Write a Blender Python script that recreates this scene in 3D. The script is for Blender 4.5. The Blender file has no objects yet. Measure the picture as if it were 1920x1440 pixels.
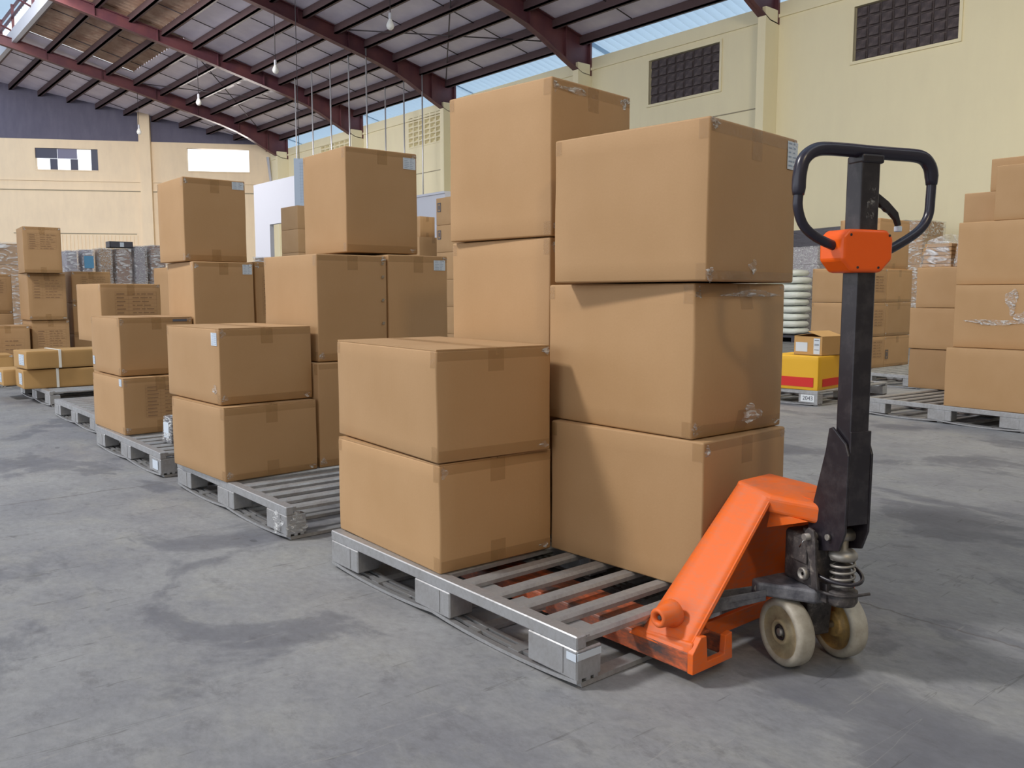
import bpy, math, random
from mathutils import Vector, Matrix, noise
R = math.radians
sc = bpy.context.scene
col = sc.collection

# ------------------------------------------------------------------ camera, sky, lights, exposure
cam = bpy.data.cameras.new('camera'); cam_ob = bpy.data.objects.new('camera', cam); col.objects.link(cam_ob)
cam.sensor_width = 36.0; cam.lens = 36.0 * 1596.0 / 1920.0
cam_ob.location = (0, 0, 1.0); cam_ob.rotation_euler = (R(90 - 5.98), 0, R(-40))
cam.clip_end = 400; sc.camera = cam_ob
sc.view_settings.view_transform = 'Standard'; sc.view_settings.look = 'None'
sc.view_settings.gamma = 1; sc.view_settings.use_curve_mapping = False
sc.view_settings.exposure = 0.0

world = bpy.data.worlds.new('sky'); sc.world = world; world.use_nodes = True
wn = world.node_tree.nodes; wl = world.node_tree.links
bg = wn['Background']; bg.inputs['Color'].default_value = (0.90, 0.95, 1.0, 1); bg.inputs['Strength'].default_value = 1.9

def area(name, loc, target, size, power, color=(1, 1, 1), size_y=None):
    l = bpy.data.lights.new(name, 'AREA'); l.energy = power; l.color = color; l.size = size
    if size_y: l.shape = 'RECTANGLE'; l.size_y = size_y
    o = bpy.data.objects.new(name, l); col.objects.link(o); o.location = loc
    o.rotation_euler = (Vector(target) - Vector(loc)).to_track_quat('-Z', 'Y').to_euler()
    return o
area('ridge_daylight', (-5.6, 7.2, 9.8), (2.0, 2.6, 0), 1.5, 1200, (1.0, 0.97, 0.93))
area('back_wall_fill', (3.5, 29.0, 12.0), (9.5, 41, 1), 6.0, 3000, (1.0, 0.95, 0.90))  # fill added at the ridge to brighten the far back wall
sp_ = bpy.data.lights.new('sun_bounce', 'SPOT'); sp_.energy = 7000; sp_.spot_size = R(12); sp_.spot_blend = .3; sp_.shadow_soft_size = .25; sp_.color = (1, .93, .88)
spo = bpy.data.objects.new('sun_bounce', sp_); col.objects.link(spo); spo.location = (22.0, 57.0, 5.6); spo.rotation_euler = (Vector((14.0, 35.0, 10.4)) - Vector((22.0, 57.0, 5.6))).to_track_quat('-Z', 'Y').to_euler()
area('high_bay_lamp', (-1.6, -4.9, 6.4), (2.2, 1.5, 0.8), 0.5, 110, (1.0, 0.80, 0.52))
area('unseen_light_right', (9.0, 3.0, 7.6), (14.0, 8.0, 0), 1.6, 420, (1.0, 0.88, 0.66))  # unseen area light aimed at the right-hand background

# ------------------------------------------------------------------ helpers
class MB:
    def __init__(s): s.v = []; s.f = []; s.sm = []
    def quadmesh(s, vs, fs, smooth=False):
        b = len(s.v); s.v += [tuple(p) for p in vs]
        for f in fs: s.f.append(tuple(i + b for i in f)); s.sm.append(smooth)
        return s
    def hexa(s, p, smooth=False):      # p: 4 bottom (ccw) + 4 top
        return s.quadmesh(p, [(3, 2, 1, 0), (4, 5, 6, 7), (0, 1, 5, 4), (1, 2, 6, 5), (2, 3, 7, 6), (3, 0, 4, 7)], smooth)
    def box(s, x0, x1, y0, y1, z0, z1, c=0):
        if c <= 0:
            return s.hexa([(x0, y0, z0), (x1, y0, z0), (x1, y1, z0), (x0, y1, z0), (x0, y0, z1), (x1, y0, z1), (x1, y1, z1), (x0, y1, z1)])
        P = []                                     # chamfered box, 24 verts
        for z, q in ((z0, c), (z0 + c, 0), (z1 - c, 0), (z1, c)):
            a, b, d, e = x0 + q, x1 - q, y0 + q, y1 - q
            if q == 0:
                P += [(x0 + c, y0, z), (x1 - c, y0, z), (x1, y0 + c, z), (x1, y1 - c, z), (x1 - c, y1, z), (x0 + c, y1, z), (x0, y1 - c, z), (x0, y0 + c, z)]
            else:
                P += [(a, d, z), (b, d, z), (b, d, z), (b, e, z), (b, e, z), (a, e, z), (a, e, z), (a, d, z)]
        F = [(7, 6, 5, 4, 3, 2, 1, 0), tuple(24 + i for i in range(8))]
        for k in range(3):
            for i in range(8):
                j = (i + 1) % 8; F.append((8 * k + i, 8 * k + j, 8 * k + 8 + j, 8 * k + 8 + i))
        return s.quadmesh(P, F)
    def prism(s, poly, axis, t0, t1):
        # poly in the two other axes (x->(y,z), y->(x,z), z->(x,y))
        def P(a, b, t): return {'x': (t, a, b), 'y': (a, t, b), 'z': (a, b, t)}[axis]
        n = len(poly); vs = [P(a, b, t0) for a, b in poly] + [P(a, b, t1) for a, b in poly]
        fs = [tuple(range(n - 1, -1, -1)), tuple(range(n, 2 * n))] + [(i, (i + 1) % n, n + (i + 1) % n, n + i) for i in range(n)]
        return s.quadmesh(vs, fs)
    def tube(s, pts, r, n=10, smooth=True, closed=False):
        pts = [Vector(p) for p in pts]; m = len(pts)
        rr = r if isinstance(r, (list, tuple)) else [r] * m
        rings = []; prev = None
        for i, p in enumerate(pts):
            a = pts[i - 1] if (i > 0 or closed) else p
            b = pts[(i + 1) % m] if (i < m - 1 or closed) else p
            t = (b - a).normalized()
            if prev is None:
                u = t.cross(Vector((0, 0, 1)))
                if u.length < 1e-3: u = t.cross(Vector((0, 1, 0)))
            else: u = prev - t * prev.dot(t)
            u.normalize(); prev = u; w = t.cross(u)
            rings.append([p + (u * math.cos(k * 2 * math.pi / n) + w * math.sin(k * 2 * math.pi / n)) * rr[i] for k in range(n)])
        vs = [q for g in rings for q in g]; fs = []
        for i in range(m if closed else m - 1):
            j = (i + 1) % m
            for k in range(n): fs.append((i * n + k, i * n + (k + 1) % n, j * n + (k + 1) % n, j * n + k))
        s.quadmesh(vs, fs, smooth)
        if not closed: s.quadmesh(vs[:n] + vs[-n:], [tuple(range(n - 1, -1, -1)), tuple(range(n, 2 * n))])
        return s
    def lathe(s, prof, c=(0, 0, 0), axis='z', n=28, smooth=True):   # prof: (radius, t)
        vs = []
        for r, t in prof:
            for k in range(n):
                a = 2 * math.pi * k / n; u, w = r * math.cos(a), r * math.sin(a)
                p = {'z': (u, w, t), 'x': (t, u, w), 'y': (u, t, w)}[axis]
                vs.append((c[0] + p[0], c[1] + p[1], c[2] + p[2]))
        fs = [(i * n + k, i * n + (k + 1) % n, (i + 1) * n + (k + 1) % n, (i + 1) * n + k) for i in range(len(prof) - 1) for k in range(n)]
        return s.quadmesh(vs, fs, smooth)
    def build(s, name, mat, parent=None, bevel=0, loc=None, seg=2):
        me = bpy.data.meshes.new(name); me.from_pydata(s.v, [], s.f); me.update()
        me.polygons.foreach_set('use_smooth', s.sm)
        o = bpy.data.objects.new(name, me); col.objects.link(o)
        if mat: me.materials.append(mat)
        import bmesh
        bm = bmesh.new(); bm.from_mesh(me); bmesh.ops.remove_doubles(bm, verts=bm.verts, dist=1e-5)
        bmesh.ops.recalc_face_normals(bm, faces=bm.faces); bm.to_mesh(me); bm.free()
        if parent: o.parent = parent
        if loc: o.location = loc
        if bevel:
            b = o.modifiers.new('bevel', 'BEVEL'); b.width = bevel; b.segments = seg; b.limit_method = 'ANGLE'; b.angle_limit = R(35)
        return o

def smooth(pts_, k=4):
    out = []
    for i in range(len(pts_) - 1):
        p0 = pts_[max(i - 1, 0)]; p1 = pts_[i]; p2 = pts_[i + 1]; p3 = pts_[min(i + 2, len(pts_) - 1)]
        for j in range(k):
            t_ = j / k; out.append(tuple(.5 * ((2 * p1[q]) + (-p0[q] + p2[q]) * t_ + (2 * p0[q] - 5 * p1[q] + 4 * p2[q] - p3[q]) * t_ ** 2 + (-p0[q] + 3 * p1[q] - 3 * p2[q] + p3[q]) * t_ ** 3) for q in range(len(p1))))
    out.append(pts_[-1]); return out
def crumple(name, parent, c, sx, sy, sz, seed, m_=None, n=9):
    rr = random.Random(seed); b_ = MB(); vs = []
    for i in range(n):
        for j in range(n):
            u, v_ = i / (n - 1) - .5, j / (n - 1) - .5
            k_ = (1 - .55 * (2 * u * 2 * v_) ** 2) * (.8 + .2 * math.sin(3 * math.atan2(v_, u + 1e-6) + seed)); u *= k_; v_ *= k_; vs.append((c[0] + u * sx + rr.uniform(-.25, .25) * sx / n, c[1] + rr.uniform(-.5, .5) * sy, c[2] + v_ * sz + rr.uniform(-.25, .25) * sz / n))
    b_.quadmesh(vs, [(i * n + j, i * n + j + 1, (i + 1) * n + j + 1, (i + 1) * n + j) for i in range(n - 1) for j in range(n - 1)], True)
    return b_.build(name, m_ or M_film2, parent)
def inst(src, name, parent, loc=None, rot=None):
    o = src.copy(); o.name = name; col.objects.link(o); o.parent = parent
    if loc is not None: o.location = loc
    if rot is not None: o.rotation_euler = rot
    return o
def thing(name, label, cat, loc=(0, 0, 0), rz=0, group=None):
    o = bpy.data.objects.new(name, None); col.objects.link(o); o.empty_display_size = .1
    o.location = loc; o.rotation_euler = (0, 0, R(rz)); o['label'] = label; o['category'] = cat
    if group: o['group'] = group
    return o
def tag(o, label, cat, group=None):
    o['label'] = label; o['category'] = cat
    if group: o['group'] = group
    return o
def struct(name):
    o = bpy.data.objects.new(name, None); col.objects.link(o); o['kind'] = 'structure'; return o

# ------------------------------------------------------------------ materials
def mat(name, color, rough=.6, metal=0.0, **k):
    m = bpy.data.materials.new(name); m.use_nodes = True
    b = m.node_tree.nodes['Principled BSDF']
    b.inputs['Base Color'].default_value = (*color, 1); b.inputs['Roughness'].default_value = rough; b.inputs['Metallic'].default_value = metal
    for kk, v in k.items(): b.inputs[kk.replace('_', ' ')].default_value = v
    return m
def N(m, t, **props):
    n = m.node_tree.nodes.new(t)
    for k, v in props.items(): setattr(n, k, v)
    return n
def L(m, a, b): m.node_tree.links.new(a, b)
def coords(m, scale=(1, 1, 1), out='Object', rot=(0, 0, 0)):
    t = N(m, 'ShaderNodeTexCoord'); mp = N(m, 'ShaderNodeMapping'); mp.inputs['Scale'].default_value = scale; mp.inputs['Rotation'].default_value = rot
    L(m, t.outputs[out], mp.inputs['Vector']); return mp.outputs['Vector']
def noise_n(m, vec, scale, detail=5, rough=.6, dist=0):
    n = N(m, 'ShaderNodeTexNoise'); n.inputs['Scale'].default_value = scale; n.inputs['Detail'].default_value = detail
    n.inputs['Roughness'].default_value = rough; n.inputs['Distortion'].default_value = dist; L(m, vec, n.inputs['Vector']); return n.outputs['Fac']
def ramp(m, fac, stops):
    r = N(m, 'ShaderNodeValToRGB'); e = r.color_ramp.elements
    while len(e) < len(stops): e.new(.5)
    for el, (p, c) in zip(e, stops): el.position = p; el.color = (*c, 1) if len(c) == 3 else c
    L(m, fac, r.inputs['Fac']); return r.outputs['Color']
def mix(m, fac, a, b, mode='MIX'):
    n = N(m, 'ShaderNodeMix', data_type='RGBA', blend_type=mode)
    for sock, v in ((n.inputs[0], fac), (n.inputs[6], a), (n.inputs[7], b)):
        if isinstance(v, (int, float)): sock.default_value = v
        elif isinstance(v, tuple): sock.default_value = (*v, 1)
        else: L(m, v, sock)
    return n.outputs[2]
def mathn(m, op, a, b=None, clamp=False):
    n = N(m, 'ShaderNodeMath', operation=op); n.use_clamp = clamp
    for s, v in ((n.inputs[0], a), (n.inputs[1], b)):
        if v is None: continue
        if isinstance(v, (int, float)): s.default_value = v
        else: L(m, v, s)
    return n.outputs[0]
def bump(m, h, strength=.2, dist=.002):
    n = N(m, 'ShaderNodeBump'); n.inputs['Strength'].default_value = strength; n.inputs['Distance'].default_value = dist
    L(m, h, n.inputs['Height']); L(m, n.outputs['Normal'], m.node_tree.nodes['Principled BSDF'].inputs['Normal'])
def P(m): return m.node_tree.nodes['Principled BSDF']

def cardboard(name, c1, c2):
    m = mat(name, c1, .72); v = coords(m)
    oi = N(m, 'ShaderNodeObjectInfo')
    big = noise_n(m, v, 4, 3, .5); fine = noise_n(m, v, 160, 2, .6)
    c = mix(m, big, c1, c2)
    c = mix(m, mathn(m, 'MULTIPLY', fine, .22), c, (c1[0] * .62, c1[1] * .58, c1[2] * .5))
    h = N(m, 'ShaderNodeHueSaturation'); L(m, c, h.inputs['Color'])
    L(m, mathn(m, 'MULTIPLY_ADD', oi.outputs['Random'], .16), h.inputs['Value'])
    h.inputs['Value'].default_value = 1
    ma = [n for n in m.node_tree.nodes if n.type == 'MATH' and n.operation == 'MULTIPLY_ADD'][-1]; ma.inputs[2].default_value = .92
    L(m, h.outputs['Color'], P(m).inputs['Base Color'])
    w = N(m, 'ShaderNodeTexWave', wave_type='BANDS', bands_direction='DIAGONAL'); 
    vv = coords(m, (1, 1, .0)); L(m, vv, w.inputs['Vector']); w.inputs['Scale'].default_value = 40; w.inputs['Distortion'].default_value = .4
    hh = mathn(m, 'ADD', mathn(m, 'MULTIPLY', w.outputs['Fac'], .25), fine)
    bump(m, hh, .12, .002); return m
M_card = cardboard('cardboard', (.465, .288, .146), (.390, .228, .100))
M_card_o = cardboard('cardboard_ochre', (.50, .30, .115), (.44, .26, .095))
M_card_in = mat('cardboard_inside', (.50, .35, .20), .8)
M_tape = mat('packing_tape', (.40, .235, .095), .16); 
_f = noise_n(M_tape, coords(M_tape), 45, 3, .6, 1.0); bump(M_tape, _f, .5, .006); P(M_tape).inputs['Alpha'].default_value = .26; P(M_tape).inputs['Coat Weight'].default_value = .3
M_film = mat('clear_film', (.85, .88, .92), .08)
def filmmat(m, sc_, lo, hi):
    v = coords(m, (1, 1, 2.6)); f = noise_n(m, v, sc_, 3, .5, 2.6); bump(m, f, .9, .03)
    a = ramp(m, f, [(lo, (.12, .12, .12)), (hi, (.80, .80, .80))]); L(m, a, P(m).inputs['Alpha'])  # pale opaque streaks paint in some of the film's shine
filmmat(M_film, 4, .48, .70)
M_film2 = mat('crumpled_film', (.86, .88, .90), .1); filmmat(M_film2, 12, .46, .66)
M_label = mat('label_paper', (.56, .63, .72), .5); M_ink = mat('ink', (.10, .11, .14), .6); M_inkc = mat('carton_print', (.27, .16, .085), .8)
M_inkb = mat('label_print', (.30, .38, .50), .6)
M_white_strap = mat('white_strap', (.80, .80, .76), .4)

def metal(name, c, rough, dirt=(.20, .18, .17), amt=.5):
    m = mat(name, c, rough, .75); v = coords(m); f = noise_n(m, v, 9, 6, .7); g = noise_n(m, v, 60, 4, .6)
    fac = ramp(m, mathn(m, 'ADD', mathn(m, 'MULTIPLY', f, .7), mathn(m, 'MULTIPLY', g, .3)), [(.42, (0, 0, 0)), (.66, (amt, amt, amt))])
    L(m, mix(m, fac, c, dirt), P(m).inputs['Base Color'])
    L(m, mathn(m, 'MULTIPLY_ADD', fac, .4), P(m).inputs['Roughness'])
    [n for n in m.node_tree.nodes if n.type == 'MATH' and n.operation == 'MULTIPLY_ADD'][-1].inputs[2].default_value = rough
    bump(m, g, .15, .002); return m
M_galv = metal('galvanised_steel', (.50, .51, .53), .42)
M_slat = metal('worn_slat_metal', (.43, .44, .455), .5, (.23, .215, .21), .5)
M_dark_slat = metal('dark_lower_slat', (.22, .19, .18), .7, (.10, .08, .08), .6)  # darker tone for the inner bottom strips
M_orange = mat('orange_paint', (.80, .145, .018), .5, Specular_IOR_Level=.3)
_v = coords(M_orange); _f = noise_n(M_orange, _v, 7, 6, .7); _g = noise_n(M_orange, coords(M_orange, (1, 1, 6)), 22, 5, .7)
_fac = ramp(M_orange, mathn(M_orange, 'ADD', mathn(M_orange, 'MULTIPLY', _f, .55), mathn(M_orange, 'MULTIPLY', _g, .45)), [(.46, (0, 0, 0)), (.58, (.35, .35, .35)), (.68, (.9, .9, .9))])
L(M_orange, mix(M_orange, _fac, (.76, .132, .014), (.44, .17, .11)), P(M_orange).inputs['Base Color']); bump(M_orange, _g, .06, .002)
M_fork = mat('worn_fork_paint', (.30, .08, .04), .5)
_f = noise_n(M_fork, coords(M_fork, (1, .35, 1)), 14, 6, .75)
L(M_fork, ramp(M_fork, _f, [(.38, (.62, .13, .045)), (.50, (.26, .085, .05)), (.62, (.075, .06, .062))]), P(M_fork).inputs['Base Color'])
M_head = mat('orange_plastic', (.84, .105, .002), .38)
M_black = mat('black_paint', (.022, .020, .026), .33); _f = noise_n(M_black, coords(M_black), 18, 6, .7); L(M_black, ramp(M_black, _f, [(.48, (.016, .013, .018)), (.80, (.055, .048, .052))]), P(M_black).inputs['Base Color'])
M_dusty = mat('dusty_black', (.05, .045, .045), .6); _f = noise_n(M_dusty, coords(M_dusty), 20, 6, .75); L(M_dusty, ramp(M_dusty, _f, [(.36, (.022, .019, .022)), (.56, (.07, .06, .058)), (.72, (.26, .23, .20))]), P(M_dusty).inputs['Base Color'])
M_bluesteel = mat('dusty_blue_steel', (.10, .10, .12), .5); _f = noise_n(M_bluesteel, coords(M_bluesteel), 12, 5, .7); L(M_bluesteel, ramp(M_bluesteel, _f, [(.35, (.045, .046, .06)), (.68, (.22, .22, .24))]), P(M_bluesteel).inputs['Base Color'])
M_chrome = mat('chrome', (.62, .62, .60), .2, 1.0)
M_dull = metal('dull_steel', (.36, .34, .31), .45)
M_wheel = mat('wheel_rubber', (.50, .46, .37), .5); _f = noise_n(M_wheel, coords(M_wheel), 16, 5, .7); L(M_wheel, ramp(M_wheel, _f, [(.35, (.42, .39, .33)), (.7, (.27, .24, .19))]), P(M_wheel).inputs['Base Color'])
M_hub = mat('yellow_hub', (.42, .27, .07), .55); _f = noise_n(M_hub, coords(M_hub), 14, 5, .7); L(M_hub, ramp(M_hub, _f, [(.35, (.50, .32, .10)), (.65, (.20, .13, .06))]), P(M_hub).inputs['Base Color'])
M_hub2 = mat('tan_hub', (.36, .29, .17), .55); _f = noise_n(M_hub2, coords(M_hub2), 14, 5, .7); L(M_hub2, ramp(M_hub2, _f, [(.35, (.40, .33, .20)), (.7, (.20, .15, .09))]), P(M_hub2).inputs['Base Color'])
M_grip = mat('black_grip', (.020, .018, .032), .27)
M_maroon = mat('maroon_paint', (.105, .028, .036), .5); _f = noise_n(M_maroon, coords(M_maroon), 1.2, 5, .6); L(M_maroon, ramp(M_maroon, _f, [(.40, (.085, .028, .042)), (.72, (.15, .050, .052))]), P(M_maroon).inputs['Base Color'])
M_purlin = mat('brown_purlin', (.085, .050, .055), .6)
def plaster(name, c, d):
    m = mat(name, c, .8); v = coords(m); f = noise_n(m, v, .5, 6, .65); g = noise_n(m, coords(m, (1, 1, .25)), 3, 5, .6)
    L(m, mix(m, ramp(m, mathn(m, 'MULTIPLY', f, g), [(.16, (0, 0, 0)), (.42, (.7, .7, .7))]), c, d), P(m).inputs['Base Color']); bump(m, g, .1, .02); return m
M_cream = plaster('cream_plaster', (.84, .77, .55), (.79, .72, .52))
M_cream2 = plaster('cream_back_wall', (.88, .72, .52), (.76, .62, .46))
M_creamd = mat('cream_shadow', (.34, .30, .22), .8)  # darker cream for the painted shadow lines
M_slate = plaster('slate_band', (.115, .110, .165), (.17, .16, .22))
M_white = mat('white_partition', (.56, .57, .64), .6)
M_roof = mat('insulated_sheet', (.40, .39, .45), .5); _f = noise_n(M_roof, coords(M_roof), .9, 4, .6); L(M_roof, ramp(M_roof, _f, [(.35, (.66, .62, .72)), (.7, (.82, .78, .86))]), P(M_roof).inputs['Base Color'])
M_rust = mat('bare_corrugated_sheet', (.34, .21, .15), .55); _f = noise_n(M_rust, coords(M_rust), 1.5, 5, .65); L(M_rust, ramp(M_rust, _f, [(.35, (.30, .17, .12)), (.7, (.50, .36, .27))]), P(M_rust).inputs['Base Color'])
M_louver = mat('dark_block', (.075, .060, .070), .8); _f = noise_n(M_louver, coords(M_louver), 3, 5, .7); L(M_louver, ramp(M_louver, _f, [(.4, (.060, .048, .058)), (.75, (.16, .13, .13))]), P(M_louver).inputs['Base Color'])
M_trans = mat('translucent_sheet', (.35, .44, .52), .4)
_t = N(M_trans, 'ShaderNodeBsdfTranslucent'); _t.inputs['Color'].default_value = (.36, .47, .58, 1); _mx = N(M_trans, 'ShaderNodeMixShader'); _mx.inputs[0].default_value = .7
L(M_trans, P(M_trans).outputs[0], _mx.inputs[1]); L(M_trans, _t.outputs[0], _mx.inputs[2]); L(M_trans, _mx.outputs[0], M_trans.node_tree.nodes['Material Output'].inputs['Surface'])
_t = N(M_roof, 'ShaderNodeBsdfTranslucent'); _t.inputs['Color'].default_value = (.80, .74, .86, 1); _mx = N(M_roof, 'ShaderNodeMixShader'); _mx.inputs[0].default_value = .10
L(M_roof, P(M_roof).outputs[0], _mx.inputs[1]); L(M_roof, _t.outputs[0], _mx.inputs[2]); L(M_roof, _mx.outputs[0], M_roof.node_tree.nodes['Material Output'].inputs['Surface'])
M_wire = mat('dark_wire', (.05, .04, .05), .6)
M_rod = mat('hanger_rod', (.60, .61, .66), .35, .6)
M_bulb = mat('bulb_glass', (.88, .88, .86), .3)
M_sack = mat('white_sack', (.78, .82, .78), .35); _f = noise_n(M_sack, coords(M_sack), 14, 4, .6, .8); bump(M_sack, _f, .6, .02)
M_greyfilm = mat('dark_wrap', (.13, .125, .15), .3); _f = noise_n(M_greyfilm, coords(M_greyfilm, (1, 1, 3)), 3, 5, .7, 1.5); bump(M_greyfilm, _f, .8, .05)
M_yel = mat('yellow_carton', (.76, .42, .02), .55); M_red = mat('red_print', (.62, .02, .015), .5); M_green = mat('green_print', (.05, .4, .22), .5)
M_orangecab = mat('orange_board', (.66, .27, .06), .5)
M_tray = mat('dark_tray', (.06, .06, .08), .5); M_blue = mat('blue_print', (.10, .30, .50), .5)

# floor
M_floor = mat('worn_concrete', (.3, .3, .3), .5)
m = M_floor; v = coords(m, out='Object'); vs = coords(m, (1, .62, 1), rot=(0, 0, R(35)))
a = noise_n(m, v, 1.1, 10, .72, .2); b = noise_n(m, vs, 3.4, 10, .72, .3); c = noise_n(m, vs, 9, 8, .75, .2); d = noise_n(m, vs, 40, 5, .75)
base = mix(m, ramp(m, a, [(.38, (0, 0, 0)), (.60, (1, 1, 1))]), (.195, .198, .216), (.275, .279, .285))
base = mix(m, ramp(m, b, [(.40, (0, 0, 0)), (.50, (.0, .0, .0)), (.72, (.75, .75, .75))]), base, (.31, .308, .285))
base = mix(m, ramp(m, noise_n(m, coords(m, (1, .6, 1), rot=(0, 0, R(-20))), 1.6, 7, .6, .5), [(.55, (0, 0, 0)), (.59, (.5, .5, .5)), (.66, (.7, .7, .7))]), base, (.088, .092, .115))
base = mix(m, ramp(m, c, [(.55, (0, 0, 0)), (.72, (.6, .6, .6))]), base, (.085, .08, .09))
base = mix(m, ramp(m, d, [(.38, (0, 0, 0)), (.78, (.42, .42, .42))]), base, (.085, .082, .088))
# thin scratches: stretched noise bands
sv = coords(m, (1.2, 14, 1), rot=(0, 0, R(28))); s1 = noise_n(m, sv, 1.6, 3, .5, .3)
base = mix(m, ramp(m, s1, [(.655, (0, 0, 0)), (.668, (.5, .5, .5)), (.682, (0, 0, 0))]), base, (.06, .056, .056))
sv = coords(m, (1.0, 12, 1), rot=(0, 0, R(-52))); s2 = noise_n(m, sv, 1.3, 3, .5, .3)
base = mix(m, ramp(m, s2, [(.645, (0, 0, 0)), (.655, (.4, .4, .4)), (.665, (0, 0, 0))]), base, (.30, .295, .28))
# saw-cut joints at fixed positions
sep = N(m, 'ShaderNodeSeparateXYZ'); L(m, v, sep.inputs[0]); wob = mathn(m, 'MULTIPLY', mathn(m, 'SUBTRACT', noise_n(m, v, 3, 5, .7), .5), .10)
def joint(o, p, w):
    q = mathn(m, 'ABSOLUTE', mathn(m, 'SUBTRACT', mathn(m, 'ADD', o, wob), p)); return mathn(m, 'LESS_THAN', q, w)
jj = mathn(m, 'MAXIMUM', mathn(m, 'MULTIPLY', joint(sep.outputs[0], 2.60, .0045), mathn(m, 'LESS_THAN', sep.outputs[1], 1.35)), joint(sep.outputs[1], 4.62, .006))
base = mix(m, mathn(m, 'MULTIPLY', jj, .75), base, (.11, .10, .10))
# small dark specks and old paint drips
v2 = N(m, 'ShaderNodeTexVoronoi'); v2.inputs['Scale'].default_value = 2.6; L(m, coords(m, (1, .55, 1), rot=(0, 0, R(30))), v2.inputs['Vector'])
spk = mathn(m, 'LESS_THAN', mathn(m, 'ADD', v2.outputs['Distance'], mathn(m, 'MULTIPLY', c, .10)), .095)
base = mix(m, mathn(m, 'MULTIPLY', spk, .55), base, (.05, .05, .055))
L(m, base, P(m).inputs['Base Color'])
L(m, ramp(m, b, [(.35, (.62, .62, .62)), (.7, (.82, .82, .82))]), P(m).inputs['Roughness'])
bump(m, mathn(m, 'ADD', c, mathn(m, 'MULTIPLY', d, .4)), .12, .01)

# ------------------------------------------------------------------ building shell
fl = MB(); fl.box(-40, 60, -30, 95, -.2, 0); f = fl.build('floor', M_floor); f['kind'] = 'structure'
XW = 20.0
def zr(x): return 9.05 + .235 * (20 - x)
GY = [-1.0, 6.1, 13.2, 20.0, 27.3, 34.3, 41.9]
PX = [19.6 - 1.17 * k for k in range(11)]     # purlins, eave to ridge opening
def wall_line(u): # back wall, u along it
    ax, ay = 8.73, 50.65; dx, dy = .8592, -.5116
    return ax + dx * u, ay + dy * u

# right wall: built in pieces around its openings
wr = struct('wall_right')
WIN = [(8.55, 11.0, 6.60, 7.87), (14.9, 17.45, 6.65, 7.92)]          # dark vent blocks
VENT = [(28.1, 30.5, 7.02, 8.24), (35.4, 38.2, 7.05, 8.10)]          # open cream vent blocks
ops = sorted(WIN + VENT)
mb = MB(); y = -3.0
for (a0, a1, z0, z1) in ops:
    mb.box(XW, XW + .25, y, a0, 0, 8.5); mb.box(XW, XW + .25, a0, a1, 0, z0); mb.box(XW, XW + .25, a0, a1, z1, 8.5); y = a1
mb.box(XW, XW + .25, y, 44.2, 0, 8.5)
mb.build('wall_panel', M_cream, wr)
mb = MB(); mb.box(XW - .05, XW, -3, 43.8, 8.12, 8.20); mb.build('ledge', M_cream, wr)
mb = MB(); mb.box(XW - .02, XW, 13.6, 43.8, 5.93, 5.955); mb.build('shadow_line', M_creamd, wr)  # thin dark strip painting in the wall's shadow line
for (a0, a1, z0, z1) in WIN:
    fr = MB(); t = .07
    for q in ((a0 - t, a1 + t, z1, z1 + t), (a0 - t, a1 + t, z0 - t, z0), (a0 - t, a0, z0, z1), (a1, a1 + t, z0, z1)): fr.box(XW - .045, XW + .02, *q)
    wdw = fr.build('window_frame', M_cream, wr)
    bb = MB(); bb.box(XW + .1, XW + .14, a0, a1, z0, z1); bb.build('backing', M_louver, wr)
    nb, nz = 8, 5; by, bz = (a1 - a0) / nb, (z1 - z0) / nz
    bk = MB(); bk.box(XW + .08, XW + .1, 0, by - .015, 0, bz - .015)
    bk.hexa([(XW + .02, .03, .03), (XW + .02, by - .05, .03), (XW + .09, by - .03, .015), (XW + .09, .015, .015), (XW + .035, .03, bz - .04), (XW + .035, by - .05, bz - .04), (XW + .09, by - .03, bz - .03), (XW + .09, .015, bz - .03)])
    src = None
    for i in range(nb):
        for j in range(nz):
            if src is None: src = bk.build('vent_block', M_louver, wr); src.location = (0, a0 + i * by, z0 + j * bz)
            else: inst(src, 'vent_block', wr, (0, a0 + i * by, z0 + j * bz))
for (a0, a1, z0, z1) in VENT:
    nb, nz = 6, 6; by, bz = (a1 - a0) / nb, (z1 - z0) / nz; src = None
    bk = MB(); e = .055
    bk.box(XW - .02, XW + .2, 0, by, 0, e); bk.box(XW - .02, XW + .2, 0, e * 1.4, e, bz)
    bk.hexa([(XW + .03, e, e), (XW + .03, by, e), (XW + .05, by, e), (XW + .05, e, e), (XW + .15, e, bz * .8), (XW + .15, by, bz * .8), (XW + .17, by, bz * .8), (XW + .17, e, bz * .8)])
    for i in range(nb):
        for j in range(nz):
            if src is None: src = bk.build('vent_block', M_cream, wr); src.location = (0, a0, z0)
            else: inst(src, 'vent_block', wr, (0, a0 + i * by, z0 + j * bz))
src = None
for gy in GY:
    cb = MB(); cb.box(19.40, XW, -.12, .12, 0, 8.3)
    if src is None: src = cb.build('column', M_cream, wr, bevel=.01); src.location = (0, gy, 0)
    else: inst(src, 'column', wr, (0, gy, 0))

wf = MB(); wf.box(-14, 20.2, -5.4, -5.2, 0, 9.0); o = wf.build('wall_front', mat('dim_front_wall', (.42, .38, .30), .8)); o['kind'] = 'structure'  # unseen wall added behind the camera, kept dark to cut light from there

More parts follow.
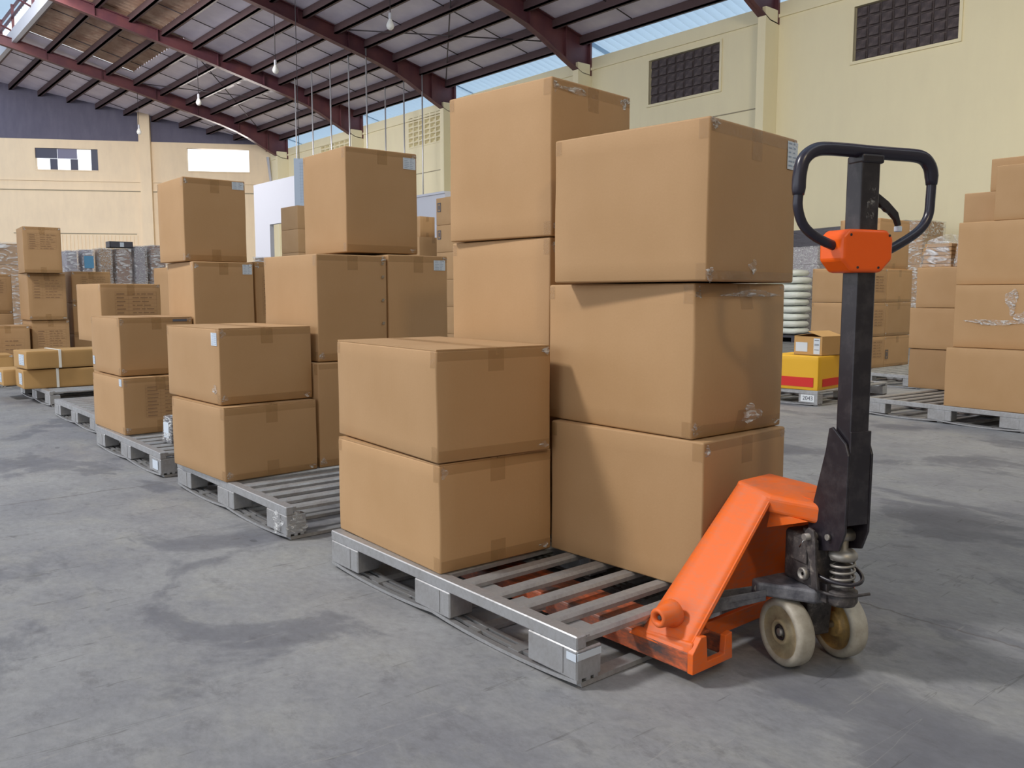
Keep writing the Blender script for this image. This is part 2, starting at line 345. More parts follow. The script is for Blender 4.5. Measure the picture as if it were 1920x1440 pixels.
# back wall (it runs askew to the side wall)
wb = struct('wall_back')
ang = math.degrees(math.atan2(-.5116, .8592))
wb.location = (8.73, 50.65, 0); wb.rotation_euler = (0, 0, R(ang))       # local x = u, local y = outward
def back(name, m_, pieces, y0=0, y1=.3, bevel=0):
    b_ = MB()
    for p in pieces: b_.box(p[0], p[1], y0, y1, p[2], p[3])
    return b_.build(name, m_, wb, bevel=bevel)
W1 = (1.42, 4.45, 7.42, 8.50); W2 = (8.86, 12.02, 7.50, 8.68); UB = 13.7; U0 = -22
back('wall_panel', M_cream2, [(U0, W1[0], 0, 8.95), (W1[0], W1[1], 0, W1[2]), (W1[0], W1[1], W1[3], 8.95), (W1[1], W2[0], 0, 8.95), (W2[0], W2[1], 0, W2[2]), (W2[0], W2[1], W2[3], 8.95), (W2[1], UB, 0, 8.95)])
b_ = MB(); b_.prism([(U0, 8.95), (UB, 8.95), (UB, 9.0), (12.3, 9.2), (0, 11.75), (-9, 12.6), (U0, 12.6)], 'y', .02, .3); b_.build('dark_upper_panel', M_slate, wb)
back('ledge', M_cream2, [(U0, UB, 6.40, 6.47), (U0, UB, 6.85, 6.90)], -.06, 0)
back('shadow_line', M_creamd, [(U0, UB, 6.36, 6.40), (.2, 6.2, 4.16, 4.20)], -.03, 0)  # dark strips paint shade lines below the ledge and above the door
back('pilaster', M_cream2, [(6.54, 7.10, 0, 11.0 - .6)], -.25, 0)
rib = MB()
for k in range(30): rib.box(.75 + k * .185, .75 + k * .185 + .12, -.03, .0, .1, 4.1)
rb = rib.build('door_rib', M_cream2, wb); rb['kind'] = 'stuff'
back('eave_beam', M_purlin, [(12.9, 13.7, 8.6, 8.95)], -.1, 0)
dp = MB(); dp.tube([(13.0, -.15, 8.3), (13.35, -.15, 5.0)], .07, 8); dp.build('downpipe', M_white, wb)
# window 1: frame of panels, several missing; window 2 open
wd = struct('window_1'); wd.location = wb.location; wd.rotation_euler = wb.rotation_euler
def wpiece(name, m_, x0, x1, z0, z1, y0=.08, y1=.12):
    b_ = MB(); b_.box(x0, x1, y0, y1, z0, z1); return b_.build(name, m_, wd)
uw = lambda px: 1.42 + (px - 65) * (3.03 / 120)
M_pane = mat('dirty_panel', (.07, .075, .12), .5); M_pane2 = mat('grey_panel', (.20, .20, .30), .5)
zt, zm, zb = 8.50, 8.0, 7.42
wpiece('pane', M_pane, uw(65), uw(106), zm, zt); wpiece('pane', M_pane2, uw(107), uw(144), zm, zt)
wpiece('pane', M_pane, uw(92), uw(106), zb, zm - .02); wpiece('pane', M_pane, uw(131), uw(145), zb, zm - .02)
wpiece('pane', M_pane, uw(171), uw(185), zb, zt)
wpiece('window_frame', M_cream2, uw(65), uw(185), zb - .06, zb, -.03, .1)
wd2 = struct('window_2'); wd2.location = wb.location; wd2.rotation_euler = wb.rotation_euler
b_ = MB(); b_.box(W2[0], W2[1], -.04, .1, W2[2] - .07, W2[2]); b_.build('window_sill', M_cream2, wd2)

# ceiling: sheets between purlins and girders
ce = struct('ceiling')
def ywall(x): return min(56.0, 50.9 - .5954 * (x - 8.73))
def strip(y0, y1, x0, x1, m_, corr=False, name='roof_panel', dz=0.0):
    b_ = MB()
    if corr and y1 < 43: y0 -= .12; y1 += .12
    if y1 > 50 and not corr:
        ya, yb = ywall(x1), ywall(x0)
        b_.hexa([(x1, y0, zr(x1)), (x0, y0, zr(x0)), (x0, yb, zr(x0)), (x1, ya, zr(x1)), (x1, y0, zr(x1) + .05), (x0, y0, zr(x0) + .05), (x0, yb, zr(x0) + .05), (x1, ya, zr(x1) + .05)])
        return b_.build(name, m_, ce)
    if not corr:
        b_.hexa([(x1, y0, zr(x1) + dz), (x0, y0, zr(x0) + dz), (x0, y1, zr(x0) + dz), (x1, y1, zr(x1) + dz), (x1, y0, zr(x1) + .05 + dz), (x0, y0, zr(x0) + .05 + dz), (x0, y1, zr(x0) + .05 + dz), (x1, y1, zr(x1) + .05 + dz)])
    else:
        n = int((y1 - y0) / .16); vs = []; fs = []
        for i in range(n + 1):
            yy = y0 + (y1 - y0) * i / n; o_ = .05 * (1 if i % 2 else -1) + .02 + dz
            vs += [(x0, yy, zr(x0) + o_), (x1, yy, zr(x1) + o_)]
        fs = [(2 * i, 2 * i + 1, 2 * i + 3, 2 * i + 2) for i in range(n)]
        b_.quadmesh(vs, fs, False)
    return b_.build(name, m_, ce)
YS = [-5, -1.0, 6.1, 13.2, 20.0, 27.3, 34.3, 41.9, 56.0]
XS = PX[:]                                       # 19.6 ... 7.9
for i in range(len(YS) - 1):
    for j in range(len(XS) - 1):
        rusty = (j >= 6 and YS[i] == 34.3) or (j >= 7 and YS[i] == 27.3)
        if rusty and YS[i] == 34.3:
            strip(34.3, 40.7, XS[j + 1], XS[j] - (.35 if j == 6 else 0), M_rust, True)
            strip(40.95, 41.9, XS[j + 1], XS[j], M_roof); strip(40.5, 41.0, XS[j + 1], XS[j], M_purlin, dz=.09)
            if j == 6: strip(34.3, 40.9, XS[j] - .33, XS[j], M_roof)
        else: strip(YS[i], YS[i + 1], XS[j + 1], XS[j], M_rust if rusty else M_roof, rusty)
    strip(YS[i], min(YS[i + 1], 43.5), 19.6, 21.3, M_trans, True, 'translucent_panel')
    # opposite slope, mostly unseen
    y0, y1 = YS[i], YS[i + 1]; b_ = MB()
    zl = lambda x: 9.05 + .235 * (12.1) - .235 * (-1.1 - x)
    b_.hexa([(-14, y0, zl(-14)), (-1.1, y0, zl(-1.1)), (-1.1, y1, zl(-1.1)), (-14, y1, zl(-14)), (-14, y0, zl(-14) + .05), (-1.1, y0, zl(-1.1) + .05), (-1.1, y1, zl(-1.1) + .05), (-14, y1, zl(-14) + .05)])
    b_.build('roof_panel', M_roof, ce)
# raised ridge monitor
b_ = MB()
n = 300
vs = []; 
for i in range(n + 1):
    yy = -5 + 61 * i / n; o_ = .03 * (1 if i % 2 else -1)
    vs += [(8.3, yy, 13.2 + o_), (3.4, yy, 14.3 + o_), (-1.5, yy, 13.2 + o_)]
b_.quadmesh(vs, [(3 * i, 3 * i + 1, 3 * i + 4, 3 * i + 3) for i in range(n)] + [(3 * i + 1, 3 * i + 2, 3 * i + 5, 3 * i + 4) for i in range(n)], True)
b_.build('monitor_sheet', M_trans, ce)
b_ = MB(); b_.box(7.72, 7.9, -5, 56, 11.55, 12.05); b_.build('monitor_curb', M_white, ce)
b_ = MB(); b_.box(7.85, 7.93, -5, 56, 13.0, 13.1); b_.box(7.7, 7.8, -5, 56, 12.5, 12.56); b_.build('monitor_rail', M_maroon, ce)
for gy in GY + [31.0, 38.0, 44.5]:
    b_ = MB(); b_.box(7.76, 7.86, gy - .05, gy + .05, 12.0, 13.1); b_.tube([(7.8, gy, 12.0), (3.4, gy, 13.9)], .04, 6); b_.tube([(3.4, gy, 14.2), (3.4, gy, 12.2)], .05, 6)
    b_.build('monitor_post', M_maroon, ce)
# purlins
for px_ in PX + [9999]:
    if px_ > 9000: break
    b_ = MB(); z = zr(px_); ye = ywall(px_); b_.box(px_ - .04, px_ + .05, -5, ye, z - .28, z - .01); b_.box(px_ - .04, px_ + .13, -5, ye, z - .28, z - .25)
    b_.build('purlin', M_purlin, ce)
# seam wires on the sheets and cross bracing
for gy0, gy1 in zip(YS[2:-1], YS[3:]):
    for k in (1, 2):
        yy = gy0 + (gy1 - gy0) * k / 3 if gy1 < 50 else gy0 + 2.6 * k
        b_ = MB(); b_.tube([(19.5, yy, zr(19.5) - .06), (8.0, yy, zr(8.0) - .06)], .018, 5); b_.build('seam_wire', M_wire, ce)
for (y0, y1, x0, x1) in ((20.4, 27.0, 19.4, 14.9), (27.0, 20.4, 19.4, 14.9), (34.6, 41.6, 18.4, 12.6), (41.6, 34.6, 18.4, 12.6)):
    b_ = MB(); b_.tube([(x0, y0, zr(x0) - .2), (x1, y1, zr(x1) - .2)], .022, 5); b_.build('brace_rod', M_wire, ce)
# tapered girders: top flange, web, bottom flange, stiffener plates
top = [(7.0, 11.85), (13.2, 10.60), (17.0, 9.75), (20.0, 9.02)]
bot = [(7.0, 11.45), (12.5, 10.25), (16.5, 9.28), (17.6, 8.95), (18.9, 8.30), (19.6, 7.98), (20.0, 7.95)]
def lerp(tab, x):
    for (a0, b0), (a1, b1) in zip(tab, tab[1:]):
        if x <= a1: return b0 + (b1 - b0) * (x - a0) / (a1 - a0)
    return tab[-1][1]
gsrc = None
for gy in GY:
    if gsrc is None:
        b_ = MB(); b_.prism(bot + top[::-1], 'y', -.012, .012)
        xs = [7.0, 9.5, 12.5, 14.5, 16.5, 17.3, 17.9, 18.5, 18.9, 19.3, 19.6, 20.0]
        for x0, x1 in zip(xs, xs[1:]):
            for tab, s_ in ((top, -1), (bot, 1)):
                a, c_ = lerp(tab, x0), lerp(tab, x1); t = .03 * s_
                lo = min(0, t); hi = max(0, t)
                b_.hexa([(x0, -.12, a + lo), (x1, -.12, c_ + lo), (x1, .12, c_ + lo), (x0, .12, a + lo), (x0, -.12, a + hi), (x1, -.12, c_ + hi), (x1, .12, c_ + hi), (x0, .12, a + hi)])
        for x in (9.0, 11.2, 13.5, 15.4, 17.4, 18.9): b_.box(x - .012, x + .012, -.11, .11, lerp(bot, x) + .02, lerp(top, x) - .02)
        b_.box(19.93, 20.0, -.13, .13, 7.95, 9.0)
        gsrc = b_.build('girder', M_maroon, ce); gsrc.location = (0, gy, 0)
    else: inst(gsrc, 'girder', ce, (0, gy, 0))

# ------------------------------------------------------------------ things hung from the roof
for k, (gy, ztop, where) in enumerate(((20.2, 10.35, 'nearest one, above the tall centre box stack'), (27.3, 10.3, 'second one back, under a maroon girder'), (34.3, 10.3, 'third one back, before the sunlit sheets'), (41.9, 10.2, 'farthest one, in front of the dark wall band'))):
    zb_ = (8.19, 8.42, 8.55, 8.5)[k]
    t = thing('hanging_bulb', 'white bulb hanging on a thin wire, ' + where, 'lamp', (12.7, gy, zb_), 0, 'bulbs hung in a row from the girders')
    b_ = MB(); b_.tube([(0, 0, .30), (0, 0, ztop - zb_)], .012, 5); b_.build('wire', M_wire, t)
    b_ = MB(); b_.lathe([(0, .30), (.035, .30), (.045, .26), (.045, .16), (.04, .13)], n=14); b_.build('socket', M_white, t)
    b_ = MB(); b_.lathe([(.04, .13), (.07, .07), (.10, 0), (.105, -.05), (.08, -.11), (.04, -.14), (0, -.15)], n=16); b_.build('bulb', M_bulb, t)
rods = [(16.10, 32.85, 3.5), (16.10, 31.4, 2.2), (16.10, 29.9, 2.2), (16.10, 28.5, 2.2), (16.10, 27.25, 2.2), (18.45, 29.8, 2.5), (18.45, 28.45, 2.5), (18.45, 27.2, 2.5)]
RL = ['leftmost hanging steel rod, with the white sheet beside its lower end', 'second hanging steel rod from the left', 'third hanging steel rod from the left', 'fourth hanging steel rod from the left, crossing the girder end',
      'fifth hanging steel rod from the left, the thickest looking', 'hanging steel rod just right of the tall box stack corner', 'hanging steel rod left of the cream vent blocks', 'rightmost hanging steel rod, in front of the vent blocks']
for (rx, ry, rz), lb in zip(rods, RL):
    b_ = MB(); b_.tube([(0, 0, rz), (0, 0, zr(rx) - .2)], .028, 7); o = b_.build('hanging_rod', M_rod); o.location = (rx, ry, 0)
    tag(o, lb, 'rod', 'steel rods hanging from the roof')

# ------------------------------------------------------------------ pallets
RND = random.Random(7)
SZ = 1.29; HP = .14
def pallet(x, y, rz, label, group='steel pallets on the floor', detail=True, w=SZ, d=SZ):
    t = thing('steel_pallet', label, 'pallet', (x, y, 0), rz, group)
    if pallet.src is None:
        S = {}
        b_ = MB(); b_.box(0, .035, 0, d, HP - .036, HP, .003); b_.box(.035, .045, 0, d, HP - .008, HP - .002); S['rail'] = b_
        b_ = MB(); b_.prism([(-.024, 0), (.024, 0), (.024, .012), (.016, .020), (-.016, .020), (-.024, .012)], 'x', .03, w - .03); S['slat'] = b_
        b_ = MB(); b_.box(0, .09, 0, .19, .022, HP - .036, .004); b_.box(-.002, .0, .05, .06, .03, .10); S['block'] = b_
        b_ = MB(); b_.box(0, .10, 0, .10, HP - .034, HP - .022); S['gusset'] = b_
        b_ = MB(); 
        n = 16
        for (a0, a1) in ((0, .018), (.035, .05), (.062, .078)):
            vs = []; 
            for i in range(n + 1):
                yy = d * i / n; zz = .022 - .014 * abs(math.sin(math.pi * 2 * yy / d)) ** .8
                vs += [(a0, yy, zz - .006), (a1, yy, zz - .006), (a1, yy, zz + .004), (a0, yy, zz + .004)]
            fs = [(0, 1, 2, 3), tuple(4 * n + q for q in (3, 2, 1, 0))]
            for i in range(n):
                for q in range(4): fs.append((4 * i + q, 4 * i + (q + 1) % 4, 4 * i + 4 + (q + 1) % 4, 4 * i + 4 + q))
            b_.quadmesh(vs, fs)
        S['bottom_strip'] = b_
        b_ = MB(); b_.prism([(-.024, 0), (.024, 0), (.022, .012), (-.022, .012)], 'x', .02, w - .02); S['bottom_slat'] = b_
        pallet.mb = S; pallet.src = {}
    def put(nm, key, m_, loc):
        k = (key, m_.name)
        if k not in pallet.src:
            o = pallet.mb[key].build(nm, m_, t); o.location = loc; pallet.src[k] = o
        else: o = inst(pallet.src[k], nm, t, loc)
        return o
    put('side_rail', 'rail', M_galv, (0, 0, 0)); put('side_rail', 'rail', M_galv, (w - .035, 0, 0))
    for k in range(11): put('slat', 'slat', M_slat, (0, .024 + k * (d - .048) / 10 + RND.uniform(-.004, .004) * (0 < k < 10), HP - .0205))
    for xx in (0, w / 2 - .045, w - .09):
        for yy in (0, d / 2 - .095, d - .19): put('block', 'block', M_galv, (xx, yy, 0))
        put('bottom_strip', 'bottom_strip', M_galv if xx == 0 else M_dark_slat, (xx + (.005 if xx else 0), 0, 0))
    for k in (0, 2, 3.5, 5, 6.5, 8, 10): put('bottom_slat', 'bottom_slat', M_slat, (0, .026 + k * (d - .052) / 10, .002))
    for yy in (.12, .31, .5, .7, .95, 1.1): put('gusset', 'gusset', M_slat, (.03, yy - .05, 0))
    return t
pallet.src = None
def sticker(parent, x0, x1, y0, y1, z0, z1, m_=None, name='sticker'):
    b_ = MB(); b_.box(x0, x1, y0, y1, z0, z1); return b_.build(name, m_ or M_label, parent)
pw = 'the row of loaded pallets'
p1 = pallet(1.455, 1.479, 0, 'steel pallet with the orange pallet truck under it, nearest of the row')
sticker(p1, -.0035, -.002, .0, .035, .075, .095, name='tape_remnant'); sticker(p1, 0, .085, -.0035, -.0015, .078, .096, name='tape_remnant')
p2 = pallet(1.473, 3.186, 0, 'steel pallet second from the camera in the row, with crumpled film on its corner')
p3 = pallet(1.473, 4.75, 0, 'steel pallet third in the row, with a small dark package on its front slats')
sticker(p3, -.0035, -.002, .03, .12, .04, .09)
p4 = pallet(1.598, 6.53, 0, 'fourth steel pallet in the row, its bare front slats showing')
p5 = pallet(1.69, 8.45, 0, 'steel pallet under the long strapped cartons')
p6 = pallet(1.60, 10.46, 0, 'far left steel pallet under the three-high column of printed boxes')
p7 = pallet(1.60, 12.05, 0, 'far left steel pallet hidden behind the printed column', None)
p8 = pallet(6.75, 2.27, -5.4, 'steel pallet at the right edge carrying the tall stack of plain boxes')
p9 = pallet(6.98, 4.05, 0, 'steel pallet under the yellow carton, marked with the number 2043')
pz = pallet(9.08, 4.1, -5, 'steel pallet behind the tiller, under the printed tan boxes')
# crumpled film on pallet 2 corner
fo = crumple('film_scrap', p2, (.045, -.012, .07), .11, .016, .11, 3)
o = crumple('film_scrap', p2, (0, 0, 0), .10, .016, .10, 5); o.rotation_euler = (0, 0, R(90)); o.location = (-.012, .06, .07)
# the number on pallet p9
def text_mesh(txt, size, m_, parent, loc, rot, name='lettering', bold=0.0):
    cu = bpy.data.curves.new(name, 'FONT'); cu.body = txt; cu.size = size; cu.extrude = .0006; cu.offset = bold; cu.align_x = 'CENTER'; cu.align_y = 'CENTER'
    to = bpy.data.objects.new(name, cu); col.objects.link(to)
    dg = bpy.context.evaluated_depsgraph_get(); me = bpy.data.meshes.new_from_object(to.evaluated_get(dg)); me.name = name
    bpy.data.objects.remove(to); o = bpy.data.objects.new(name, me); col.objects.link(o); me.materials.append(m_)
    o.parent = parent; o.location = loc; o.rotation_euler = rot; return o
M_stencil = mat('stencil_panel', (.72, .76, .80), .5)
sticker(p9, -.004, -.002, .03, .165, .035, .098, M_stencil)
text_mesh('2043', .052, M_ink, p9, (-.0055, .095, .067), (R(90), 0, R(-90)))

# ------------------------------------------------------------------ cartons
def carton(x, y, rz, w, d, z, h, label, group=None, lvl=2, bulge=(0, 0), tape=1, lab=None, table=None, seed=None, m_=None, flaps=True, cornertape=True, name='cardboard_box', mark=None):
    m_ = m_ or M_card
    carton.k += 1; rr = random.Random(seed if seed is not None else carton.k)
    t = thing(name, label, 'box', (x, y, z), rz, group)
    off = Vector((rr.uniform(-50, 50), rr.uniform(-50, 50), rr.uniform(-50, 50))); amp = .0045 if lvl >= 2 else .002
    hb = h - (.007 if flaps else .0015)
    def D(p):
        X, Y, Z = p; s = lambda a: math.sin(math.pi * min(1, max(0, a)))
        q = noise.noise_vector(Vector((X * 3.2, Y * 3.2, Z * 3.2)) + off) * amp * (s(Z / h) * .7 + .15)
        q.z *= .25
        dx = -bulge[0] * s(Y / d) * s(Z / h) * (1 - X / w); dy = -bulge[1] * s(X / w) ** .7 * s(Z / h) ** .8 * (1 - Y / d)
        dx2 = bulge[1] * 1.25 * s(Y / d + .0) * s(Z / h) * (X / w) if bulge[1] > .02 else 0
        return Vector((X + dx + dx2, Y + dy, Z)) + q
    r = .006
    n = 7 if lvl >= 2 else 3
    def cuts(a): return [0, r] + [r + (a - 2 * r) * (i + 1) / (n + 1) for i in range(n)] + [a - r, a]
    U, V, W = cuts(w), cuts(d), cuts(hb)
    b_ = MB()
    def face(A, B, fn):
        vs = []
        for a in A:
            for c_ in B:
                p = Vector(fn(a, c_)); i_ = Vector((min(max(p.x, r), w - r), min(max(p.y, r), d - r), min(max(p.z, r), hb - r))); dd = p - i_
                if dd.length > 1e-9 and sum(abs(q) > 1e-6 for q in dd) > 1: p = i_ + dd.normalized() * r
                vs.append(D(p))
        k = len(B); b_.quadmesh(vs, [(i * k + j, i * k + j + 1, (i + 1) * k + j + 1, (i + 1) * k + j) for i in range(len(A) - 1) for j in range(k - 1)], True)
    face(U, W, lambda a, c_: (a, 0, c_)); face(U, W, lambda a, c_: (a, d, c_)); face(V, W, lambda a, c_: (0, a, c_)); face(V, W, lambda a, c_: (w, a, c_))
    face(U, V, lambda a, c_: (a, c_, 0)); face(U, V, lambda a, c_: (a, c_, hb))
    b_.build('carton_body', m_, t)
    if flaps:
        for (a0, a1) in ((.002, w / 2 - .0015), (w / 2 + .0015, w - .002)):
            f_ = MB(); ri = .003 * (a0 > .01); rj = .003 * (a0 < .01)
            f_.hexa([(a0, .002, hb), (a1, .002, hb), (a1, d - .002, hb), (a0, d - .002, hb), (a0, .002, h - .003), (a1, .002, h - .003), (a1, d - .002, h - .003), (a0, d - .002, h - .003)])
            f_.build('flap', m_, t)
    def patch(name_, m2, corners_, nu=6, nv=3, eps=.0014):
        # corners_: function (u,v)->(point, normal)
        f_ = MB(); vs = []
        for i in range(nu + 1):
            for j in range(nv + 1):
                p, nn = corners_(i / nu, j / nv); vs.append(D(Vector(p)) + Vector(nn) * eps)
        f_.quadmesh(vs, [(i * (nv + 1) + j, i * (nv + 1) + j + 1, (i + 1) * (nv + 1) + j + 1, (i + 1) * (nv + 1) + j) for i in range(nu) for j in range(nv)], True)
        return f_.build(name_, m2, t)
    carton.patch = patch
    F = lambda x0, x1, z0, z1: (lambda u, v_: ((x0 + (x1 - x0) * u, 0, z0 + (z1 - z0) * v_), (0, -1, 0)))
    Lf = lambda y0, y1, z0, z1: (lambda u, v_: ((0, y0 + (y1 - y0) * u, z0 + (z1 - z0) * v_), (-1, 0, 0)))
    t['_'] = 0; del t['_']
    if tape and lvl >= 1:
        tw = .030
        # seam tape over the top and down the front face, edge tapes, bottom tapes
        if flaps: patch('packing_tape', M_tape, lambda u, v_: ((w / 2 - .03 + .06 * v_, d * u, h - .003), (0, 0, 1)), 8, 1)
        patch('packing_tape', M_tape, F(w / 2 - .03, w / 2 + .03, h - .075 - rr.uniform(0, .02), h - .005), 2, 4)
        if rr.random() < .6: patch('packing_tape', M_tape, F(w / 2 - .03, w / 2 + .03, .005, .06 + rr.uniform(0, .03)), 2, 4)
        if lvl >= 2:
            patch('packing_tape', M_tape, F(.004, w - .004, h - tw - rr.uniform(0, .012), h - .006), 8, 2)
            patch('packing_tape', M_tape, F(.004, w - .004, .006, tw + rr.uniform(0, .012)), 8, 2)
            if cornertape:
                patch('packing_tape', M_tape, Lf(.003, .03 + rr.uniform(0, .01), h - .06, h - .007), 2, 3)
                patch('packing_tape', M_tape, Lf(.003, .035, .006, .05), 2, 3)
                patch('packing_tape', M_tape, Lf(d - .028, d - .003, h - .05, h - .007), 2, 3)
    if lvl >= 2 and tape and cornertape:
        for (cx_, cz_, sw_, sh_) in ((.018, h - .03, .035, .045), (.02, .03, .04, .045), (w - .03, .02, .05, .025), (w - .02, h - .02, .04, .03)):
            if rr.random() < .6: crumple('film_scrap', t, (cx_, -.002, cz_), sw_, .006, sh_, carton.k * 7 + int(cx_ * 100), n=6)  # random film scraps added to give the box corners glints
    if lab:
        kind, a0, a1, z0, z1 = lab     # 'F' front (-Y) or 'L' left (-X)
        g_ = F if kind == 'F' else Lf
        lo = patch('shipping_label', M_label, g_(a0, a1, z0, z1), 2, 2, .0022)
        f_ = MB(); rows = 6
        for i in range(rows):
            zz0 = z1 - (z1 - z0) * (i + .35) / rows * .95; zz1 = zz0 - (z1 - z0) * .045
            for (q0, q1) in ((.1, .3 + .2 * rr.random()), (.55, .65 + .25 * rr.random())):
                u0, u1 = a0 + (a1 - a0) * q0, a0 + (a1 - a0) * q1
                if kind == 'F': pts = [D(Vector((u, 0, zz))) + Vector((0, -.0032, 0)) for u, zz in ((u0, zz0), (u1, zz0), (u1, zz1), (u0, zz1))]
                else: pts = [D(Vector((0, u, zz))) + Vector((-.0032, 0, 0)) for u, zz in ((u0, zz0), (u1, zz0), (u1, zz1), (u0, zz1))]
                f_.quadmesh(pts, [(0, 1, 2, 3)])
        o = f_.build('label_print', M_inkb, t); o.parent = lo
    if table:
        x0, x1, z0, z1, rows = table; f_ = MB()
        def q(a0, a1, c0, c1):
            f_.quadmesh([D(Vector((u, 0, zz))) + Vector((0, -.0025, 0)) for u, zz in ((a0, c0), (a1, c0), (a1, c1), (a0, c1))], [(0, 1, 2, 3)])
        th = .0016
        for i in range(rows + 1):
            zz = z0 + (z1 - z0) * i / rows; q(x0, x1, zz, zz + th * .7)
            if i < rows:
                hh = (z1 - z0) / rows; xx = x0 + .012
                q(xx, xx + .05 + .02 * rr.random(), zz + hh * .32, zz + hh * .62); xx = x0 + (x1 - x0) * .42
                while xx < x1 - .05:
                    l_ = rr.uniform(.015, .06); q(xx, min(xx + l_, x1 - .01), zz + hh * .36, zz + hh * .58); xx += l_ + .012
        for xx in (x0, x0 + (x1 - x0) * .32, x0 + (x1 - x0) * .7, x1): q(xx, xx + th * .7, z0, z1)
        f_.build('printed_table', M_inkc, t)
    if mark:       # handling mark: box symbol with an inner stroke
        f_ = MB(); kind, a0, z0, s_ = mark
        def q2(a, b2, c0, c1):
            if kind == 'F': f_.quadmesh([(a, -.006, c0), (b2, -.006, c0), (b2, -.006, c1), (a, -.006, c1)], [(0, 1, 2, 3)])
            else: f_.quadmesh([(-.006, a, c0), (-.006, b2, c0), (-.006, b2, c1), (-.006, a, c1)], [(0, 1, 2, 3)])
        e = s_ * .16
        q2(a0, a0 + s_, z0, z0 + e); q2(a0, a0 + s_, z0 + s_ * 1.5 - e, z0 + s_ * 1.5); q2(a0, a0 + e, z0, z0 + s_ * 1.5); q2(a0 + s_ - e, a0 + s_, z0, z0 + s_ * 1.5); q2(a0 + s_ * .35, a0 + s_ * .65, z0 + s_ * .4, z0 + s_ * 1.1)
        f_.build('printed_mark', M_ink, t)
    return t
carton.k = 0
G1 = 'plain cardboard boxes on the row of steel pallets'
# pallet 1
carton(1.470, 2.098, -1.8, .451, .669, .14, .347, 'low plain cardboard box on the nearest pallet, lower of the front two-high stack', G1)
carton(1.462, 2.096, -4.4, .436, .715, .488, .351, 'low cardboard box with taped open-seam lid, upper of the nearest two-high stack', G1)
carton(1.957, 1.482, 3.0, .451, .607, .14, .442, 'bottom cardboard box of the three-high stack behind the orange truck frame', G1, flaps=False)
b2m = carton(1.955, 1.526, -.2, .452, .609, .583, .452, 'bulging cardboard box, middle of the three-high stack beside the truck tiller', G1, bulge=(.004, .035), flaps=False)
b2t = carton(1.937, 1.471, 5.6, .514, .562, 1.038, .448, 'large top box of the three-high stack left of the tiller, white label on its corner', G1, lab=('F', .445, .512, .35, .435), flaps=False)
carton(2.0, 2.20, 4, .442, .52, .14, .53, 'hidden bottom box under the tallest centre stack', None, lvl=1)
b3m = carton(2.0, 2.18, 4, .442, .52, .671, .528, 'tall cardboard box directly under the topmost centre box', G1, flaps=False)
b3t = carton(1.995, 2.168, 6.2, .442, .515, 1.201, .531, 'highest cardboard box in the picture, top of the centre stack behind the two front stacks', G1, flaps=False)
# film scraps on b2t, b2m, b3t
for par, c_, s_, sd in ((b2t, (.25, -.004, .045), (.05, .008, .05), 11), (b2t, (.01, -.004, .02), (.05, .01, .05), 12), (b2t, (.02, -.004, .43), (.06, .01, .035), 13), (b2m, (.02, -.004, .03), (.05, .01, .05), 14),
                        (b2m, (.24, -.036, .06), (.12, .01, .07), 15), (b2m, (.25, -.02, .42), (.34, .008, .025), 16), (b3t, (.12, -.003, .50), (.18, .006, .03), 17), (b3t, (.40, -.003, .50), (.05, .006, .05), 18)):
    crumple('film_scrap', par, c_, *s_, sd)
# pallet 2
b4b = carton(1.465, 3.794, 2.4, .474, .619, .14, .349, 'low cardboard box on the second pallet, lower of its front two-high stack', G1)
b4t = carton(1.478, 3.854, 1.9, .470, .651, .49, .36, 'low box with a small white corner label, upper of the second two-high stack', G1, lab=('L', .02, .085, .275, .335))
o = crumple('film_scrap', b4t, (0, 0, 0), .05, .01, .05, 21); o.rotation_euler = (0, 0, R(90)); o.location = (-.006, .05, .07)
carton(1.955, 3.82, 0, .43, .62, .14, .525, 'narrow visible box low between the second two-high stack and the front stack', G1, flaps=False)
carton(1.979, 3.855, 1.3, .405, .588, .667, .536, 'tall cardboard box with stapled right edge under the box with the blue-white label', G1, flaps=False)
carton(2.42, 3.85, 0, .40, .60, .14, .52, 'hidden bottom box right side of the second pallet', None, lvl=1)
carton(2.396, 3.868, -1.5, .375, .60, .667, .545, 'tall box with a white top corner label, right neighbour of the stapled box', G1, lab=('F', .285, .36, .465, .52), flaps=False)
carton(2.222, 3.985, -1.4, .434, .503, 1.222, .543, 'cube-like box on top of the second pallet stack, label at its upper right corner', G1, lab=('F', .345, .425, .455, .515), flaps=False)
# staples along the right edge of the stapled box
stp = [o for o in bpy.data.objects if o.get('label', '').startswith('tall cardboard box with stapled')][0]
for zz in (.06, .18, .30, .42, .49):
    b_ = MB(); b_.box(.37, .385, -.008, -.004, zz, zz + .004); b_.box(.373, .388, -.008, -.004, zz + .008, zz + .012); b_.build('staple', M_chrome, stp)
for zz in (.10, .22, .33):
    b_ = MB(); b_.box(.45, .453, .02, .035, zz, zz + .01); b_.build('staple', M_chrome, b2m).location = (.03, 0, 0)
